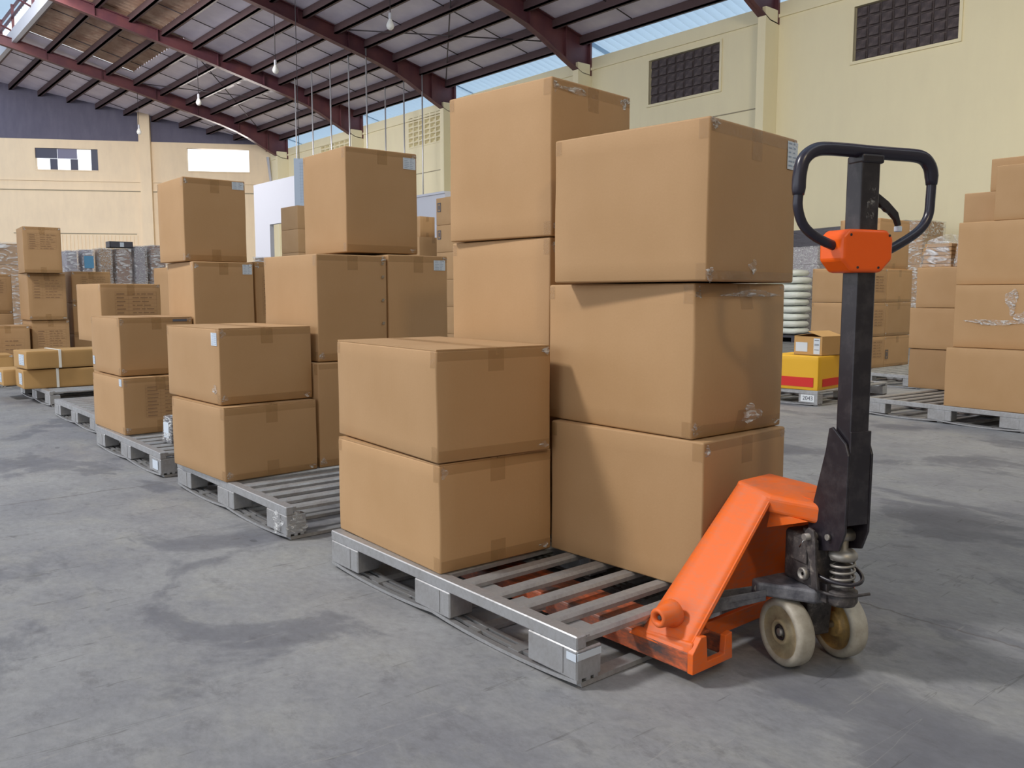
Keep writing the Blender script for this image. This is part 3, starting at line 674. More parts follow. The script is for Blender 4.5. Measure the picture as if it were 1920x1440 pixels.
# pallet 3
carton(1.501, 5.484, 1.2, .450, .63, .14, .353, 'lower box of the third two-high stack, printed table and small white label', G1, lab=('L', .02, .07, .30, .345), table=(.13, .41, .10, .30, 9))
b8t = carton(1.522, 5.594, .5, .455, .615, .495, .367, 'upper box of the third two-high stack, white label at its lower far corner', G1, lab=('L', .55, .60, .045, .10))
b_ = MB(); b_.box(.33, .42, .0, -.003, .335, .350); b_.build('hand_slot', M_ink, b8t)
carton(2.00, 5.60, 0, .40, .56, .14, .52, 'hidden bottom box at the back of the third pallet', None, lvl=1)
carton(1.985, 5.571, -2.1, .399, .559, .661, .556, 'box with a torn white label under the violet-lit top box', G1, lab=('F', .325, .39, .475, .54), flaps=False)
carton(1.960, 5.632, -.5, .415, .512, 1.219, .54, 'top box in front of the bright right window, its upper right labelled', G1, lab=('F', .325, .405, .48, .53), flaps=False)
carton(2.41, 5.60, 0, .40, .55, .14, .52, 'hidden bottom box right side of the third pallet', None, lvl=1)
carton(2.408, 5.586, -2, .40, .55, .661, .565, 'box with printed rows seen narrowly right of the torn-label box', G1, table=(.05, .35, .20, .48, 10), flaps=False)
pk = thing('dark_package', 'small dark shrink-wrapped package standing on the third pallet front slats', 'package', (1.62, 5.00, .14), 4)
b_ = MB(); b_.hexa([(0, 0, 0), (.13, 0, 0), (.13, .12, 0), (0, .12, 0), (.008, .008, .15), (.12, .006, .15), (.12, .11, .15), (.008, .11, .15)]); b_.build('package_body', M_tray, pk, bevel=.006)
sticker(pk, -.003, .012, .03, .10, .03, .12, M_label, 'side_label'); sticker(pk, .04, .12, .02, .10, .148, .152, M_blue, 'top_print')
b_ = MB(); b_.hexa([(-.006, -.006, 0), (.136, -.006, 0), (.136, .126, 0), (-.006, .126, 0), (.002, 0, .156), (.126, 0, .156), (.126, .116, .156), (.002, .116, .156)]); b_.build('film_wrap', M_film2, pk, bevel=.008)
# pallet 4
carton(1.93, 7.20, 2, .46, .60, .14, .48, 'bulging lower box half hidden behind the third two-high stack', G1, bulge=(.03, 0), flaps=False)
carton(1.839, 7.216, 1.7, .464, .645, .623, .466, 'box with a large printed table, behind the third two-high stack', G1, table=(.11, .43, .13, .40, 9), flaps=False)
# pallet 5: long strapped cartons
def long_carton(x, y, rz, w, d, z, h, label):
    t = carton(x, y, rz, w, d, z, h, label, 'long strapped cartons on the far pallet', m_=M_card_o, tape=0, flaps=False, name='long_carton', lab=('L', .06, .22, h * .2, h * .8))
    b_ = MB(); sx = .27
    b_.box(sx, sx + .022, -.006, -.001, .002, h + .004); b_.box(sx, sx + .022, -.001, d, h + .001, h + .005); b_.box(sx, sx + .022, d - .002, d + .004, 0, h + .003); b_.build('strap', M_white_strap, t); return t
long_carton(1.55, 8.771, -1.4, .95, .40, .1415, .175, 'long ochre carton with a loose white strap, lower of the strapped pair')
long_carton(1.575, 8.72, 5, .92, .40, .325, .165, 'long ochre carton with a white strap, upper of the strapped pair')
long_carton(1.46, 9.22, 0, .95, .38, .1415, .155, 'long ochre carton behind the strapped pair, only its labelled end showing')
# far left boxes
G6 = 'printed boxes at the far left'
carton(2.098, 11.20, .5, .40, .50, .14, .565, 'printed box at the base of the far left three-high column', G6, table=(.05, .36, .25, .45, 7), flaps=False)
carton(2.075, 11.177, .1, .40, .50, .706, .545, 'printed box in the middle of the far left three-high column', G6, table=(.05, .36, .25, .48, 7), flaps=False)
carton(2.038, 11.098, -3.5, .392, .526, 1.252, .526, 'printed box topping the far left three-high column', G6, table=(.05, .34, .27, .45, 7), flaps=False)
carton(1.62, 11.15, 0, .445, .50, .14, .51, 'low box standing left of the printed column, its pale top showing', G6, table=(.05, .38, .12, .36, 5))
carton(1.45, 10.60, 0, .34, .42, .14, .215, 'small ochre box at the left edge in front of the low box', None, m_=M_card_o)
carton(1.62, 12.15, 0, .46, .48, .14, .63, 'hidden box at the left edge under the printed one', None, lvl=1, flaps=False)
carton(1.62, 12.15, 0, .46, .48, .771, .485, 'printed box at the left edge behind the column, cut by the frame', G6, table=(.05, .40, .25, .42, 6), flaps=False)
for k, (z_, h_, lb) in enumerate(((.14, .38, 'lowest box of the stack right of the printed column'), (.52, .38, 'middle box of the stack right of the printed column'), (.90, .385, 'top box of the stack right of the printed column, wide and low'))):
    carton(2.59, 11.40, 0, .445, .50, z_, h_, lb, G6, table=(.10, .42, .2, .33, 5) if k == 2 else None, flaps=False)
carton(2.98, 9.05, 0, .42, .50, .14, .57, 'hidden box below the pale plain one', None, lvl=1, flaps=False)
carton(2.98, 9.05, 0, .42, .50, .71, .575, 'pale plain box peeping out left of the torn-label box', None, flaps=False)

# right-hand pallet: front column seen broadside, its hidden second column, and the low stack behind
G8 = 'plain boxes stacked on the right edge pallet'
carton(6.79, 2.27, -3, .45, .62, .14, .455, 'bottom box of the tall stack at the right edge', G8, tape=0, flaps=False)
a2 = carton(6.902, 2.268, 0, .45, .608, .596, .48, 'box with a crinkled clear tape cross, second from the bottom at the right edge', G8, tape=0, flaps=False)
carton(6.949, 2.278, 0, .45, .618, 1.077, .478, 'large plain box third from the bottom at the right edge', G8, tape=0, flaps=False)
carton(6.975, 2.036, .3, .38, .62, 1.556, .405, 'upper box at the right edge standing in front of the slotted one', G8, tape=0, flaps=False)
for z_, q_ in ((.14, 'bottom'), (.62, 'middle'), (1.10, 'upper')): carton(7.42, 2.34, 0, .45, .62, z_, .478, q_ + ' hidden inner box of the right edge stack', 'hidden inner boxes of the right edge stack', lvl=1, tape=0, flaps=False)
carton(7.372, 2.356, 1.2, .45, .679, 1.58, .24, 'small-looking plain box left of the uppermost right boxes, stepped back', G8, tape=0, flaps=False)
a5 = carton(7.396, 2.193, .2, .45, .663, 1.822, .255, 'topmost box at the right edge, with a dark hand slot', G8, tape=0, flaps=False)
b_ = MB(); b_.box(-.006, .0, .47, .56, .165, .185); b_.build('hand_slot', M_ink, a5)
for c_, s_, rx_, sd in (((0, .30, .20), (.55, .012, .05), 0, 31), ((0, .20, .36), (.10, .014, .24), 0, 32), ((0, .10, .24), (.18, .014, .14), 0, 33)):
    o = crumple('film_scrap', a2, (0, 0, 0), s_[0], s_[1], s_[2], sd, n=12); o.rotation_euler = (0, 0, R(90)); o.location = (-.008, c_[1], c_[2])
for (z_, h_, x_, y_, lb) in ((.141, .364, 7.93, 3.03, 'lowest box of the three-high stack behind the right pallet stack'), (.507, .375, 7.915, 3.037, 'middle box of the three-high stack behind the right pallet stack'), (.884, .365, 7.91, 2.986, 'top box of the three-high stack behind the right stack, wrapped goods on it')):
    carton(x_, y_, 0, .40, .657, z_, h_, lb, 'plain boxes of the three-high stack at right', tape=0, flaps=False)
# things on that stack
wb1 = thing('wrapped_bundle', 'brown carton bundle under loose clear film, on the three-high right stack', 'bundle', (7.95, 3.37, 1.249), 0)
b_ = MB()
for k in range(6): b_.box(.01 + .004 * (k % 2), .28, 0, .26 - .01 * (k % 3), k * .036, k * .036 + .032)
b_.build('flat_cartons', M_card, wb1, bevel=.003)
b_ = MB(); b_.hexa([(-.01, -.015, 0), (.30, -.015, 0), (.30, .28, 0), (-.01, .28, 0), (.02, .04, .30), (.27, .04, .30), (.27, .22, .245), (.02, .22, .245)]); b_.build('film_wrap', M_film, wb1, bevel=.015)
wb2 = thing('wrapped_box', 'clear-bagged box with a white sheet, red and green marks, beside the brown bundle', 'package', (7.95, 3.0, 1.249), 0)
b_ = MB(); b_.box(0, .28, 0, .33, 0, .18); b_.build('lower_carton', M_card, wb2, bevel=.006)
b_ = MB(); b_.box(.01, .27, 0, .29, .18, .33); b_.build('upper_carton', mat('pale_carton', (.62, .50, .42), .6), wb2, bevel=.006)
sticker(wb2, -.006, -.002, .08, .31, .06, .18, mat('sheet_paper', (.82, .83, .86), .5), 'paper_sheet'); sticker(wb2, .004, .008, .10, .25, .19, .205, M_red, 'red_print'); sticker(wb2, .004, .008, .08, .14, .295, .325, M_green, 'green_print')
b_ = MB(); b_.hexa([(-.014, -.01, 0), (.29, -.01, 0), (.29, .345, 0), (-.014, .345, 0), (.0, .0, .35), (.28, .0, .35), (.28, .30, .35), (.0, .30, .35)]); b_.build('film_wrap', M_film2, wb2, bevel=.012)

# yellow carton and open carton
yc = carton(6.985, 4.058, 4.5, .477, .50, .14, .308, 'yellow carton with a red band low on its sides, on the pallet marked 2043', None, m_=M_yel, tape=0, flaps=False, name='yellow_carton')
for (x0, x1, y0, y1) in ((-.0045, -.002, .04, .50),): sticker(yc, x0, x1, y0, y1, .03, .115, M_red, 'red_band')
sticker(yc, .09, .44, -.0045, -.002, .03, .10, M_red, 'red_band')
oc = thing('open_carton', 'small open carton with two white labels, standing on the yellow carton', 'box', (7.095, 4.092, .4495), -3.8)
w_, d_, h_ = .323, .293, .170; th = .005
b_ = MB(); b_.box(0, w_, 0, th, 0, h_); b_.box(0, w_, d_ - th, d_, 0, h_); b_.box(0, th, th, d_ - th, 0, h_); b_.box(w_ - th, w_, th, d_ - th, 0, h_); b_.box(0, w_, 0, d_, 0, th); b_.build('carton_body', M_card_o, oc)
def flap(pts, nm='flap'):
    n_ = (Vector(pts[1]) - Vector(pts[0])).cross(Vector(pts[3]) - Vector(pts[0])).normalized() * .004
    b_ = MB(); b_.hexa([Vector(p) for p in pts] + [Vector(p) + n_ for p in pts]); b_.build(nm, M_card_o, oc)
flap([(0, 0, h_), (w_, 0, h_), (w_, .15, h_ + .045), (0, .15, h_ + .045)]); flap([(0, d_, h_), (0, .17, h_ + .02), (w_, .17, h_ + .02), (w_, d_, h_)])
sticker(oc, -.003, -.001, .02, .085, .012, .155, M_label, 'shipping_label'); sticker(oc, -.003, -.001, .15, .275, .03, .115, M_label, 'shipping_label')
b_ = MB()
for q in (.05, .09, .10, .135): b_.box(-.005, -.003, .03, .075, q, q + .004)
b_.build('label_print', M_ink, oc)

# tan printed stack behind the tiller (two columns, three rows) with its upper boxes
GC = 'tan boxes stacked behind the truck tiller'
rows = ((.14, .368), (.51, .400), (.912, .395)); nm = ('bottom', 'middle', 'top')
for k, (z_, h_) in enumerate(rows):
    carton(9.30, 4.92, 0, .625, .60, z_, h_, nm[k] + ' box of the left column behind the tiller', GC, tape=1 if k else 0, flaps=False, table=(.35, .58, .12, .32, 6))
    carton(9.93, 4.92, 0, .63, .60, z_, h_, nm[k] + ' box of the right column behind the tiller' + (', black mark low on it' if k == 0 else ''), GC, tape=1, flaps=False, mark=('F', .02, .10, .07) if k == 0 else None)
carton(9.33, 5.02, 0, .36, .36, 1.308, .19, 'small ochre box on the tan stack just left of the orange control head', None, m_=M_card_o, tape=0, flaps=False)
carton(9.80, 4.97, 0, .74, .50, 1.308, .59, 'tall tan box behind the control head, its top edge above it', None, tape=1, flaps=False)

# column of marked boxes between the stacks, with open carton and white post behind
gm = 'marked boxes in the column between the two tall stacks'
zz = 0.0; nmM = ('lowest', 'second', 'third', 'fourth', 'second from the top', 'top')
for k in range(6):
    h_ = .41; tt = carton(7.60, 10.05, -2, .60, .85, zz, h_, nmM[k] + ' marked box of the far column between the two tall stacks', gm, tape=0, flaps=False, mark=('L', .72, .20, .09), lvl=1); zz += h_ + .001
zz = 0.0
for k in range(5):
    h_ = .385; tt = carton(7.75, 11.55, 0, .55, .6, zz, h_, ('lowest', 'second', 'third', 'fourth', 'top')[k] + ' box of the stack just left of the marked column', 'boxes left of the marked column', tape=1, flaps=False, lvl=1); zz += h_ + .001
carton(7.45, 11.35, 6, .30, .50, 1.931, .34, 'upright open-looking box on the stack left of the marked column', None, tape=1, lvl=1) if False else None
tt = carton(7.80, 11.60, 3, .30, .45, 1.931, .33, 'upright box with ragged top on the stack left of the marked column', None, tape=1, lvl=1, flaps=False)
# two-high pale boxes in front of the partition
zz = 0
for k in range(6):
    carton(7.75, 15.85, 0, .8, .75, zz, .46, ('lowest', 'second', 'third', 'fourth', 'upper middle', 'topmost')[k] + ' box of the pale far stack left of the labelled cube box', 'pale boxes of the far stack by the hanging sheet', tape=0, flaps=False, lvl=1); zz += .461

# ------------------------------------------------------------------ wrapped loads far away
def load(x, y, rz, w, d, h, label, seed, film=M_film, cm=None, rows=5, group='film-wrapped pallet loads in the background'):
    t = thing('wrapped_load', label, 'pallet load', (x, y, 0), rz, group); rr = random.Random(seed)
    b_ = MB(); b_.box(0, w, 0, .08, 0, .02); b_.box(0, w, d - .08, d, 0, .02); b_.box(0, w, d / 2 - .04, d / 2 + .04, 0, .02); b_.box(0, w, 0, d, .12, .14)
    for i in (0, .45, .9):
        for j in (0, .45, .9): b_.box(i * w, i * w + .1 * w, j * d, j * d + .1 * d, .02, .12)
    b_.build('pallet', M_galv, t)
    hh = (h - .14) / rows; src = None; nx, ny = (2, 2) if w > .5 else (1, 1)
    for k in range(rows):
        for i in range(nx):
            for j in range(ny):
                b_ = MB(); b_.box(.02 + i * (w - .04) / nx + .004, .02 + (i + 1) * (w - .04) / nx - .004, .02 + j * (d - .04) / ny + .004, .02 + (j + 1) * (d - .04) / ny - .004, .14 + k * hh, .14 + (k + 1) * hh - .006)
                b_.build('carton', cm or M_card, t, loc=(rr.uniform(-.008, .008), rr.uniform(-.008, .008), 0))
    n = 10; b_ = MB(); vs = []; per = []
    for i in range(n): per += [(w * i / n, 0)]
    for i in range(n): per += [(w, d * i / n)]
    for i in range(n): per += [(w - w * i / n, d)]
    for i in range(n): per += [(0, d - d * i / n)]
    m_ = 14
    for k in range(m_ + 1):
        for (a, c_) in per:
            nn = Vector((a - w / 2, c_ - d / 2, 0)).normalized(); e = .012 + .018 * (noise.noise(Vector((a * 6, c_ * 6, k * .9 + seed))) + .5)
            vs.append((a + nn.x * e, c_ + nn.y * e, .15 + (h + .01 - .15) * k / m_))
    c4 = 4 * n; fs = [(k * c4 + i, k * c4 + (i + 1) % c4, (k + 1) * c4 + (i + 1) % c4, (k + 1) * c4 + i) for k in range(m_) for i in range(c4)]
    b_.quadmesh(vs, fs, True); b_.quadmesh(vs[-c4:], [tuple(range(c4))]); b_.build('stretch_film', film, t); return t
M_greycard = mat('grey_carton', (.36, .33, .38), .6); M_browncard = mat('brown_carton', (.30, .19, .14), .6)
load(1.9, 15.3, 0, .95, .9, 1.80, 'brown film-wrapped load at the left edge behind the printed boxes', 1)
load(4.30, 19.3, 0, .24, .5, 1.90, 'low grey-lilac wrapped load just right of the printed column', 2, cm=M_greycard)
l = load(4.62, 19.3, 0, .22, .5, 1.93, 'wrapped load with a blue print, second from the printed column', 3, cm=M_greycard)
sticker(l, .02, .20, -.035, -.03, 1.55, 1.80, M_blue, 'blue_print')
load(4.92, 19.2, 0, .24, .5, 1.96, 'shiny film-wrapped load, third from the printed column', 4, film=M_film2)
lt = load(5.24, 19.2, 0, .30, .5, 1.97, 'dark brown wrapped load carrying the dark tray', 5, cm=M_browncard)
tr = thing('dark_tray', 'dark open tray with a white tag on the brown wrapped load', 'tray', (5.12, 19.16, 1.985), 0)
b_ = MB(); b_.box(0, .46, 0, .3, 0, .01); b_.box(0, .46, 0, .01, 0, .13); b_.box(0, .46, .29, .3, 0, .13); b_.box(0, .01, 0, .3, 0, .13); b_.box(.45, .46, 0, .3, 0, .13); b_.build('tray_body', M_tray, tr)
sticker(tr, .20, .28, -.005, -.001, .02, .11, M_label, 'white_tag')
load(5.62, 19.2, 0, .24, .5, 2.03, 'narrow glossy wrapped load left of the violet-lit top box', 6, film=M_film2, cm=M_greycard)
load(5.95, 19.2, 0, .34, .5, 2.06, 'grey and brown wrapped load nearest the violet-lit box', 7, cm=M_browncard)
load(8.0, 18.6, -30, 1.1, .9, 1.84, 'low wrapped load in front of the white partition', 8)
load(18.1, 8.25, 0, 1.0, 1.7, 2.55, 'tallest film-wrapped load against the right wall behind the tiller', 9, rows=8)
load(17.15, 10.06, 0, .85, .8, 2.05, 'shiny wrapped load between the bulging box and the orange control head', 10, film=M_film2, cm=M_greycard)
gl = thing('covered_load', 'long load under dark grey wrap against the right wall', 'pallet load', (19.22, 9.1, 0), 0)
b_ = MB(); b_.hexa([(0, 0, 0), (.6, 0, 0), (.6, 3.1, 0), (0, 3.1, 0), (.04, .05, 2.68), (.56, .05, 2.68), (.56, 3.0, 2.6), (.04, 3.0, 2.6)]); b_.build('dark_cover', M_greyfilm, gl, bevel=.05)
# white sacks
zz = .14
pp = thing('sack_pallet', 'low dark pallet under the pile of white sacks', 'pallet', (16.1, 9.9, 0), 0)
b_ = MB(); b_.box(0, 1.0, 0, 1.2, .10, .135); b_.box(0, 1, 0, .1, 0, .1); b_.box(0, 1, .55, .65, 0, .1); b_.box(0, 1, 1.1, 1.2, 0, .1); b_.build('pallet_body', M_tray, pp)
def sack_mb(seed):
    rr = random.Random(seed); n, m2 = 16, 8; vs = []
    for j in range(m2 + 1):
        ph = -math.pi / 2 + math.pi * j / m2
        for i in range(n):
            th_ = 2 * math.pi * i / n; se = lambda c_, e: math.copysign(abs(c_) ** e, c_)
            vs.append((.46 * se(math.cos(th_), .45) * abs(math.cos(ph)) ** .22 + rr.uniform(-.012, .012), .33 * se(math.sin(th_), .45) * abs(math.cos(ph)) ** .22, .072 * se(math.sin(ph), .9) + rr.uniform(-.006, .006) + .072))
    b_ = MB(); b_.quadmesh(vs, [(j * n + i, j * n + (i + 1) % n, (j + 1) * n + (i + 1) % n, (j + 1) * n + i) for j in range(m2) for i in range(n)], True); return b_
order = ('bottom', 'second', 'third', 'fourth', 'fifth', 'sixth', 'seventh', 'eighth', 'top')
ssrc = None
for k in range(9):
    if ssrc is None: o = ssrc = sack_mb(1).build('white_sack', M_sack)
    else: o = ssrc.copy(); col.objects.link(o)
    o.location = (16.6 + RND.uniform(-.03, .03), 10.45 + RND.uniform(-.05, .05), .148 + k * .156); o.rotation_euler = (0, 0, R(90 + RND.uniform(-4, 4) + (180 if k % 2 else 0)))
    tag(o, order[k] + ' white sack of the pile left of the boxes behind the tiller' if k in (0, 8) else order[k] + ' white sack from below in the pile by the tiller boxes', 'sack', 'white sacks piled on the dark pallet')

# partition, hanging sheet, orange board
pt = struct('trim_1')
b_ = MB(); b_.box(0, .15, 0, 3.9, 3.5, 5.0); b_.box(0, .15, 0, .9, 0, 3.5); b_.box(0, .15, 2.6, 3.9, 0, 3.5); b_.box(0, .15, .9, 2.6, 0, 1.6); b_.build('partition_panel', M_white, pt)
pt.location = (13.2, 26.6, 0)
pt2 = struct('trim_2'); b_ = MB(); b_.box(0, .15, 0, 1.7, 0, 2.9); b_.box(-.02, 0, 0, 1.7, 2.86, 2.9); b_.build('partition_panel', M_white, pt2); pt2.location = (9.3, 13.0, 0)
hs = thing('hanging_sheet', 'pale blue printed sheet hanging left of the labelled cube box', 'sheet', (8.72, 17.95, 0), -40)
b_ = MB(); b_.box(0, .42, 0, .01, 2.98, 4.02); b_.build('sheet', mat('blue_white_sheet', (.42, .50, .62), .5), hs)
b_ = MB()
for k in range(14): b_.box(.12, .40, -.003, -.001, 3.06 + k * .065, 3.066 + k * .065)
for k in range(5): b_.box(.14 + k * .05, .144 + k * .05, -.003, -.001, 3.05, 3.95)
b_.build('printed_grid', M_inkb, hs)
b_ = MB(); b_.tube([(.12, .005, 4.0), (.12, .005, 11.0)], .008, 5); b_.build('cord', M_wire, hs)
ob = thing('orange_board', 'orange upright board at the left edge before the back wall', 'board', (4.9, 34.5, 0), -40)
b_ = MB(); b_.box(-1.2, .42, 0, .12, 0, 4.0); b_.build('board', M_orangecab, ob, bevel=.02)
b_ = MB(); b_.box(.22, .36, -.01, 0, 3.0, 3.12); b_.build('white_mark', M_white, ob)

# ------------------------------------------------------------------ pallet truck
T = thing('pallet_truck', 'orange hand pallet truck with a black tiller, forks under the nearest pallet', 'pallet truck', (2.095, 1.2, 0), 0)
for s in (-1, 1):
    X = lambda x: s * x
    o = MB()
    o.hexa([(X(.235), .17, .082), (X(.405), .17, .082), (X(.405), 1.30, .082), (X(.235), 1.30, .082), (X(.24), .17, .092), (X(.40), .17, .092), (X(.40), 1.30, .092), (X(.24), 1.30, .092)])
    for xx in (.235, .395): o.box(min(X(xx), X(xx + .01)), max(X(xx), X(xx + .01)), .115, 1.28, .036, .088)
    fk = o.build('fork', M_fork, T, bevel=.003)
    # heel plate with its notch
    o = MB(); o.prism([(X(a), b) for a, b in ((.405, .034), (.405, .088), (.372, .125), (.350, .125), (.343, .055), (.272, .055), (.268, .104), (.24, .108), (.236, .034))], 'y', .098, .116)
    o.build('heel_plate', M_orange, T, bevel=.002)
    # sloping leg: outer plate with folded front and rear flanges
    bo = [(X(.405), .115, .088), (X(.405), .285, .088)]; to = [(X(.110), .078, .452), (X(.080), .208, .472)]
    mid = lambda a, b_, t_: tuple(a[i] + (b_[i] - a[i]) * t_ for i in range(3))
    o = MB(); ins = X(-.012); nu, nv = 8, 14; vo = []; vi = []
    for i in range(nu + 1):
        for j in range(nv + 1):
            u, v_ = i / nu, j / nv; p = Vector(mid(bo[0], bo[1], u)).lerp(Vector(mid(to[0], to[1], u)), v_)
            e_ = .010 * max(0, 1 - u / .12) ** 2 + .010 * max(0, 1 - (1 - u) / .12) ** 2     # rolled long edges
            vo.append((p.x + X(-e_) , p.y, p.z)); vi.append((p.x + ins + X(-e_ * .3), p.y, p.z))
    k_ = nv + 1; q_ = len(vo)
    fs = [(i * k_ + j, i * k_ + j + 1, (i + 1) * k_ + j + 1, (i + 1) * k_ + j) for i in range(nu) for j in range(nv)]
    fs += [tuple(a + q_ for a in f_) for f_ in fs]
    o.quadmesh(vo + vi, fs, True)
    for i0 in (0, nu): o.quadmesh([vo[i0 * k_ + j] for j in range(k_)] + [vi[i0 * k_ + j] for j in range(k_)], [(j, j + 1, k_ + j + 1, k_ + j) for j in range(nv)], True)
    o.build('leg', M_orange, T)
    o = MB(); o.hexa([(X(.401), .118, .088), (X(.386), .128, .088), (X(.386), .136, .088), (bo[0][0] + X(-.004), .125, .088), (X(.106), .080, .450), (X(.090), .094, .446), (X(.090), .102, .446), (X(.104), .090, .450)])
    o.build('leg_flange', M_orange, T, bevel=.003)
    o = MB(); o.hexa([(X(.405), .105, .080), (X(.41), .32, .080), (X(.385), .32, .080), (X(.385), .105, .080), (X(.392), .11, .112), (X(.396), .30, .100), (X(.38), .30, .100), (X(.38), .11, .112)]); o.build('weld_foot', M_orange, T, bevel=.006)
    o = MB(); cx = X(.372)
    pr_ = [(0.0, 0.018), (.010, .018), (.012, .050), (.021, .056), (.026, .050), (.030, .012), (.037, .004), (.037, -.01)]
    o.lathe([(r_, X(1) * t_) for r_, t_ in pr_][1:], (cx, .20, .160), 'x', 22); o.build('axle_boss', M_orange, T)
    o = MB(); o.lathe([(0, X(.034)), (.011, X(.034))], (cx, .20, .160), 'x', 14); o.tube([(cx + X(.015), .2, .16), (cx + X(.046), .2, .16)], .0055, 8); o.build('axle_pin', M_dusty, T)
    # push rod channel from the steering plate to the fork
    o = MB(); a0, a1 = Vector((X(.13), .075, .195)), Vector((X(.30), .24, .145))
    dv = (a1 - a0).normalized(); sd = dv.cross(Vector((0, 0, 1))).normalized() * .026
    for sg in (-1, 1):
        q = sd * sg; o.hexa([a0 + q * .8 + Vector((0, 0, -.014)), a1 + q * 1.2 + Vector((0, 0, -.028)), a1 + q * 1.2 + Vector((0, 0, -.028)) + sd * .12, a0 + q * .8 + Vector((0, 0, -.014)) + sd * .12, a0 + q * .8 + Vector((0, 0, .016)), a1 + q * 1.2 + Vector((0, 0, .02)), a1 + q * 1.2 + Vector((0, 0, .02)) + sd * .12, a0 + q * .8 + Vector((0, 0, .016)) + sd * .12])
    o.hexa([a0 - sd * .8 - Vector((0, 0, .004)), a1 - sd * 1.2 - Vector((0, 0, .004)), a1 + sd * 1.2 - Vector((0, 0, .004)), a0 + sd * .8 - Vector((0, 0, .004)), a0 - sd * .8, a1 - sd * 1.2, a1 + sd * 1.2, a0 + sd * .8])
    o.build('push_rod', M_bluesteel, T, bevel=.002)
# bulkhead between the legs
o = MB(); o.prism([(-.34, .10), (.34, .10), (.20, .46), (-.20, .46)], 'y', .205, .217) if False else o.hexa([(-.36, .23, .095), (.36, .23, .095), (.36, .24, .095), (-.36, .24, .095), (-.085, .17, .44), (.085, .17, .44), (.085, .18, .44), (-.085, .18, .44)]); o.build('bulkhead', M_orange, T)
o = MB(); o.box(-.23, .23, .19, .205, .05, .10); o.build('cross_member', M_orange, T, bevel=.003)
# top plate
pts = [(-.082, .212, .478), (-.112, .080, .460), (-.070, -.066, .452), (.070, -.066, .452), (.112, .080, .460), (.082, .212, .478)]
o = MB(); n = 6; low = [(x * .96, y + (.004 if y < .1 else 0), z - (.052 if y > .0 else .058)) for x, y, z in pts]
o.quadmesh(pts + low, [tuple(range(n - 1, -1, -1)), tuple(range(n, 2 * n))] + [(i, (i + 1) % n, n + (i + 1) % n, n + i) for i in range(n)]); o.build('top_plate', M_orange, T, bevel=.014, seg=4)
o = MB(); o.prism([(-.09, .10), (-.09, .425), (-.03, .44), (.11, .42), (.125, .30)], 'x', -.15, -.142) if False else None
for s in (-1, 1):
    o = MB(); o.prism([(-.02, .405), (.09, .415), (.10, .365)], 'x', s * .088 - .003, s * .088 + .003); o.build('gusset', M_orange, T)

ST = math.radians(-20); SO = Vector((-.010, -.002, 0))
rotm = Matrix.Rotation(ST, 4, 'Z')
def sbuild(mb_, name, m_, bevel=0, seg=2, parent=None):
    mb_.v = [tuple(rotm @ Vector(p) + SO) for p in mb_.v]; return mb_.build(name, m_, parent or T, bevel=bevel, seg=seg)
# steer wheels
for s in (-1, 1):
    c_ = (s * .0875, 0, .0925); w2 = .0265
    f = lambda prof: [(r_, t_ * s) for r_, t_ in prof]
    o = MB(); o.lathe(f([(.070, -w2 + .006), (.074, -w2), (.084, -w2), (.0905, -w2 + .006), (.0925, -.012), (.0925, .012), (.0905, w2 - .006), (.084, w2), (.074, w2), (.070, w2 - .006)]), c_, 'x', 44); wh = sbuild(o, 'steer_wheel', M_wheel)
    o = MB(); o.lathe(f([(.071, w2 - .005), (.066, w2 - .012), (.046, w2 - .016), (.036, w2 - .014), (.034, w2 - .002), (.030, w2), (.024, w2 - .002), (.022, w2 - .012), (.0, w2 - .012)]), c_, 'x', 36)
    o.lathe(f([(.071, -w2 + .005), (.066, -w2 + .012), (.046, -w2 + .016), (.036, -w2 + .014), (.034, -w2 + .002), (.030, -w2), (.0, -w2 + .004)]), c_, 'x', 36)
    h_ = sbuild(o, 'wheel_hub', M_hub2 if s < 0 else M_hub); h_.parent = wh
    o = MB(); o.lathe(f([(.023, w2 - .010), (.021, w2 - .004), (.014, w2 - .006), (.014, w2 - .012)]), c_, 'x', 20); q = sbuild(o, 'bearing', M_black); q.parent = wh
    o = MB(); o.lathe(f([(.011, w2 - .014), (.011, w2 - .002), (.008, w2), (0, w2)]), c_, 'x', 16); q = sbuild(o, 'axle_end', M_dull); q.parent = wh
o = MB(); o.tube([(-.10, 0, .0925), (.10, 0, .0925)], .010, 12); sbuild(o, 'axle', M_dull)
o = MB(); o.prism([(-.030, .19), (.030, .19), (.018, .075), (-.018, .075)], 'x', -.040, .040); sbuild(o, 'axle_bracket', M_dusty, .004)
# steering plate (wide arms reaching the push rods)
o = MB(); o.prism([(-.158, .066), (-.162, .030), (-.060, -.078), (.060, -.075), (.150, .020), (.150, .060), (.060, .080), (-.060, .080)], 'z', .190, .228); sbuild(o, 'steering_plate', M_bluesteel, .007, 3)
for s in (-1, 1):
    o = MB(); o.tube([(s * .152, .040, .208), (s * .158, .036, .208)], .010, 12); sbuild(o, 'pivot_pin', M_dull)
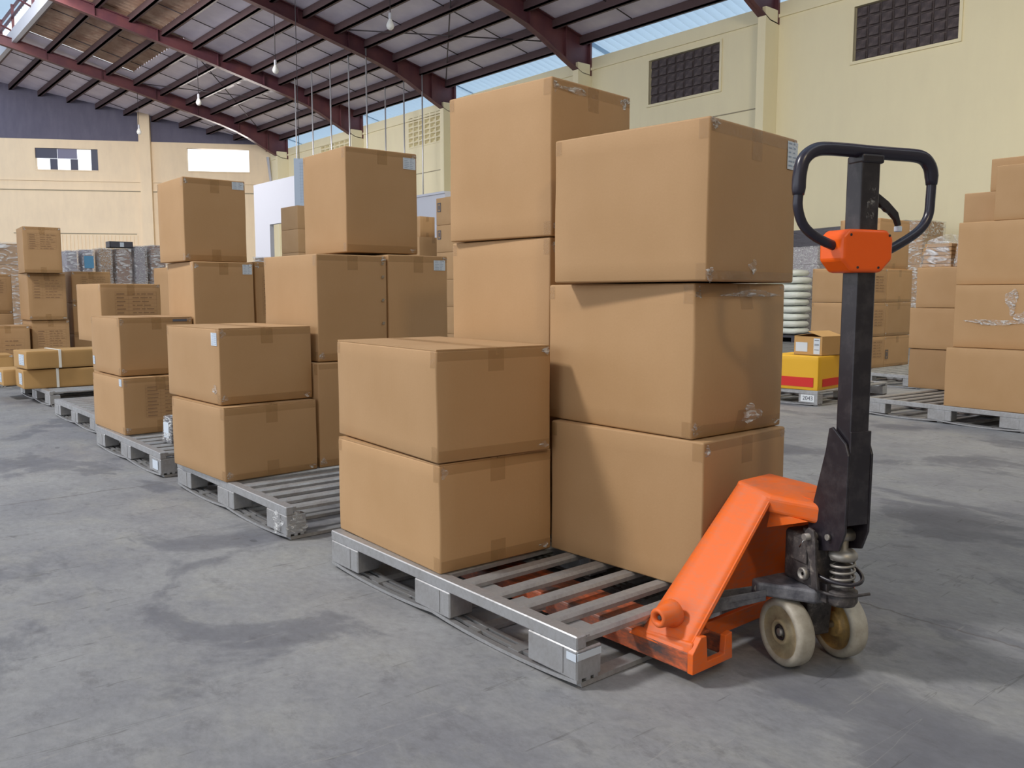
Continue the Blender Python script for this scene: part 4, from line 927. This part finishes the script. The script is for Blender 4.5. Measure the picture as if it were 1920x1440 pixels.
# pump body with side boss, plug and cylinder
o = MB(); o.prism([(-.062, -.052), (-.050, -.068), (.050, -.068), (.062, -.052), (.062, .050), (.045, .068), (-.045, .068), (-.062, .050)], 'z', .228, .362); sbuild(o, 'pump_body', M_dusty, .010, 3)
o = MB(); o.hexa([(-.068, -.045, .29), (-.060, -.045, .29), (-.060, .02, .29), (-.068, .02, .29), (-.064, -.040, .35), (-.060, -.040, .35), (-.060, .015, .35), (-.064, .015, .35)]); sbuild(o, 'body_rib', M_dusty, .003)
o = MB(); o.lathe([(.017, -.062), (.017, -.072), (.013, -.076), (.012, -.070), (.005, -.070)], (0, -.035, .262), 'x', 18); sbuild(o, 'plug', M_dull)
o = MB(); o.tube([(0, 0, .355), (0, 0, .372)], .034, 24); sbuild(o, 'collar', M_dusty)
o = MB(); o.tube([(0, 0, .36), (0, 0, .428)], .021, 24); sbuild(o, 'lift_piston', M_chrome)
o = MB(); o.lathe([(0, .425), (.038, .425), (.044, .44), (.044, .46)], n=24); sbuild(o, 'piston_seat', M_orange)
# spring pump in front
yc_ = -.105
o = MB(); o.lathe([(0, .195), (.034, .195), (.040, .205), (.040, .232), (.030, .236), (.020, .236), (.020, .30), (0, .30)], (0, yc_, 0), n=24); o.box(-.045, .045, -.10, -.06, .20, .25); sbuild(o, 'pump_cylinder', M_dusty)
o = MB(); pts = []
for i in range(110):
    a_ = i / 109 * 2 * math.pi * 4.5; pts.append((.029 * math.cos(a_), yc_ + .029 * math.sin(a_), .238 + .078 * i / 109))
o.tube(pts, .0038, 8); sbuild(o, 'spring', M_dull)
o = MB(); o.lathe([(0, .314), (.030, .314), (.036, .320), (.036, .330), (.028, .340), (.012, .344), (.012, .366), (0, .366)], (0, yc_, 0), n=24); sbuild(o, 'spring_cap', M_dull)
o = MB(); o.tube([(-.024, yc_, .378), (.024, yc_, .378)], .0165, 18); o.tube([(-.034, yc_, .378), (.034, yc_, .378)], .008, 12); sbuild(o, 'roller', M_dull)
o = MB(); o.tube(smooth([(-.058, -.045, .275), (-.056, -.075, .270), (-.046, -.115, .264), (-.022, -.148, .262), (.008, -.155, .264), (.034, -.140, .270), (.046, -.110, .280), (.050, -.07, .285)], 4), .0052, 8); sbuild(o, 'guard_loop', M_black)
o = MB(); o.tube(smooth([(-.058, -.05, .232), (-.050, -.10, .228), (-.02, -.14, .228), (.05, -.150, .230)], 5), .0042, 8); sbuild(o, 'lower_loop', M_dusty)
# cheek bracket plate and lever with its pin
o = MB(); o.prism([(-.095, .235), (-.070, .235), (-.060, .30), (-.038, .352), (-.036, .378), (-.050, .392), (-.070, .388), (-.078, .36), (-.084, .29)], 'x', -.070, -.062); sbuild(o, 'release_lever', M_dusty, .002)
o = MB(); o.tube([(-.086, -.054, .368), (-.030, -.054, .368)], .0095, 14); sbuild(o, 'hinge_pin', M_dull)
o = MB(); o.tube([(-.080, -.050, .362), (-.082, -.034, .335)], .0018, 6); sbuild(o, 'split_pin', M_chrome)
# tiller: cheeks, web, column
for s in (-1, 1):
    o = MB(); o.prism([(-.162, .600), (-.150, .628), (-.100, .665), (-.088, .66), (-.078, .60), (-.022, .395), (-.022, .350), (-.060, .330), (-.100, .340), (-.140, .350), (-.160, .40)][::1], 'x', s * .036 - .0035 - .008, s * .036 + .0035 - .008); sbuild(o, 'tiller_cheek', M_black, .002)
    o = MB(); o.tube([(s * .041 - .008, yc_, .378), (s * .048 - .008, yc_, .378)], .008, 12); sbuild(o, 'bolt', M_dull)
o = MB(); o.box(-.040, .024, -.160, -.152, .42, .66); sbuild(o, 'tiller_web', M_black, .002)
o = MB(); o.hexa([(-.037, -.154, .43), (.021, -.154, .43), (.021, -.100, .43), (-.037, -.100, .43), (-.0345, -.154, 1.338), (.0215, -.154, 1.338), (.0215, -.100, 1.338), (-.0345, -.100, 1.338)]); sbuild(o, 'tiller_column', M_black, .004)
M_scuff = mat('pale_scuff', (.30, .29, .28), .7); _f = noise_n(M_scuff, coords(M_scuff), 60, 4, .7); L(M_scuff, ramp(M_scuff, _f, [(.48, (0, 0, 0)), (.66, (.6, .6, .6))]), P(M_scuff).inputs['Alpha'])
o = MB(); o.quadmesh([(-.018, -.1552, 1.185), (.006, -.1552, 1.185), (.008, -.1552, 1.262), (-.016, -.1552, 1.262)], [(0, 1, 2, 3)]); sbuild(o, 'scuffed_sticker', M_scuff)
# control head
X0, X1, Z0, Z1 = -.098, .055, 1.054, 1.158; cc = .018
def headpoly(i): return [(X0 + i + .030, Z0 + i), (X1 - i - .034, Z0 + i), (X1 - i, Z0 + i + .032), (X1 - i, Z1 - i - cc), (X1 - i - cc, Z1 - i), (X0 + i + cc, Z1 - i), (X0 + i, Z1 - i - cc), (X0 + i, Z0 + i + .030)]
o = MB(); o.prism(headpoly(0), 'y', -.172, -.085); hd = sbuild(o, 'control_head', M_head, .009, 4)
o = MB()
for (a, b) in ((X0 + .022, Z1 - .014), (X1 - .014, Z1 - .014), (X0 + .045, Z0 + .012), (X1 - .045, Z0 + .012)): o.tube([(a, -.1735, b), (a, -.168, b)], .0032, 10)
sc_ = sbuild(o, 'screw', M_black); sc_.parent = hd
# loop handle
lp = [(-.082, 1.115), (-.143, 1.136), (-.185, 1.164), (-.204, 1.205), (-.204, 1.244), (-.202, 1.288), (-.189, 1.324), (-.150, 1.346), (-.075, 1.349), (-.001, 1.3475), (.085, 1.347), (.160, 1.345), (.190, 1.328), (.202, 1.298), (.202, 1.243), (.197, 1.198), (.168, 1.161), (.102, 1.124), (.045, 1.100)]
sp = smooth(lp, 5); P3 = [(a, -.135, b) for a, b in sp]
o = MB(); o.tube(P3, .0118, 16); sbuild(o, 'loop_handle', M_grip)
g0, g1 = 4 * 5 - 1, 15 * 5 - 7
rr_ = [.0165] * (g1 - g0); rr_[0] = .0135; rr_[1] = .0150; rr_[-1] = .0135; rr_[-2] = .0150
o = MB(); o.tube(P3[g0:g1], rr_, 16); sbuild(o, 'hand_grip', M_grip)
o = MB(); o.box(-.036, .030, -.158, -.104, 1.318, 1.340); sbuild(o, 'grip_bracket', M_black, .005)
# release trigger
o = MB(); a_ = [(.020, 1.262), (.046, 1.250), (.077, 1.232), (.109, 1.206), (.121, 1.174), (.108, 1.171), (.101, 1.186), (.080, 1.203), (.070, 1.206), (.062, 1.213), (.054, 1.216), (.047, 1.225), (.020, 1.232)]
o.prism([(p_[0] - .006, p_[1]) for p_ in a_], 'y', -.134, -.122); sbuild(o, 'release_trigger', M_black, .003)
o = MB(); o.box(.102, .115, -.136, -.120, 1.158, 1.172); sbuild(o, 'trigger_tip', M_label, .002)

for o in list(bpy.data.objects):
    if o.type == 'MESH' and len(o.data.vertices) == 0: bpy.data.objects.remove(o)
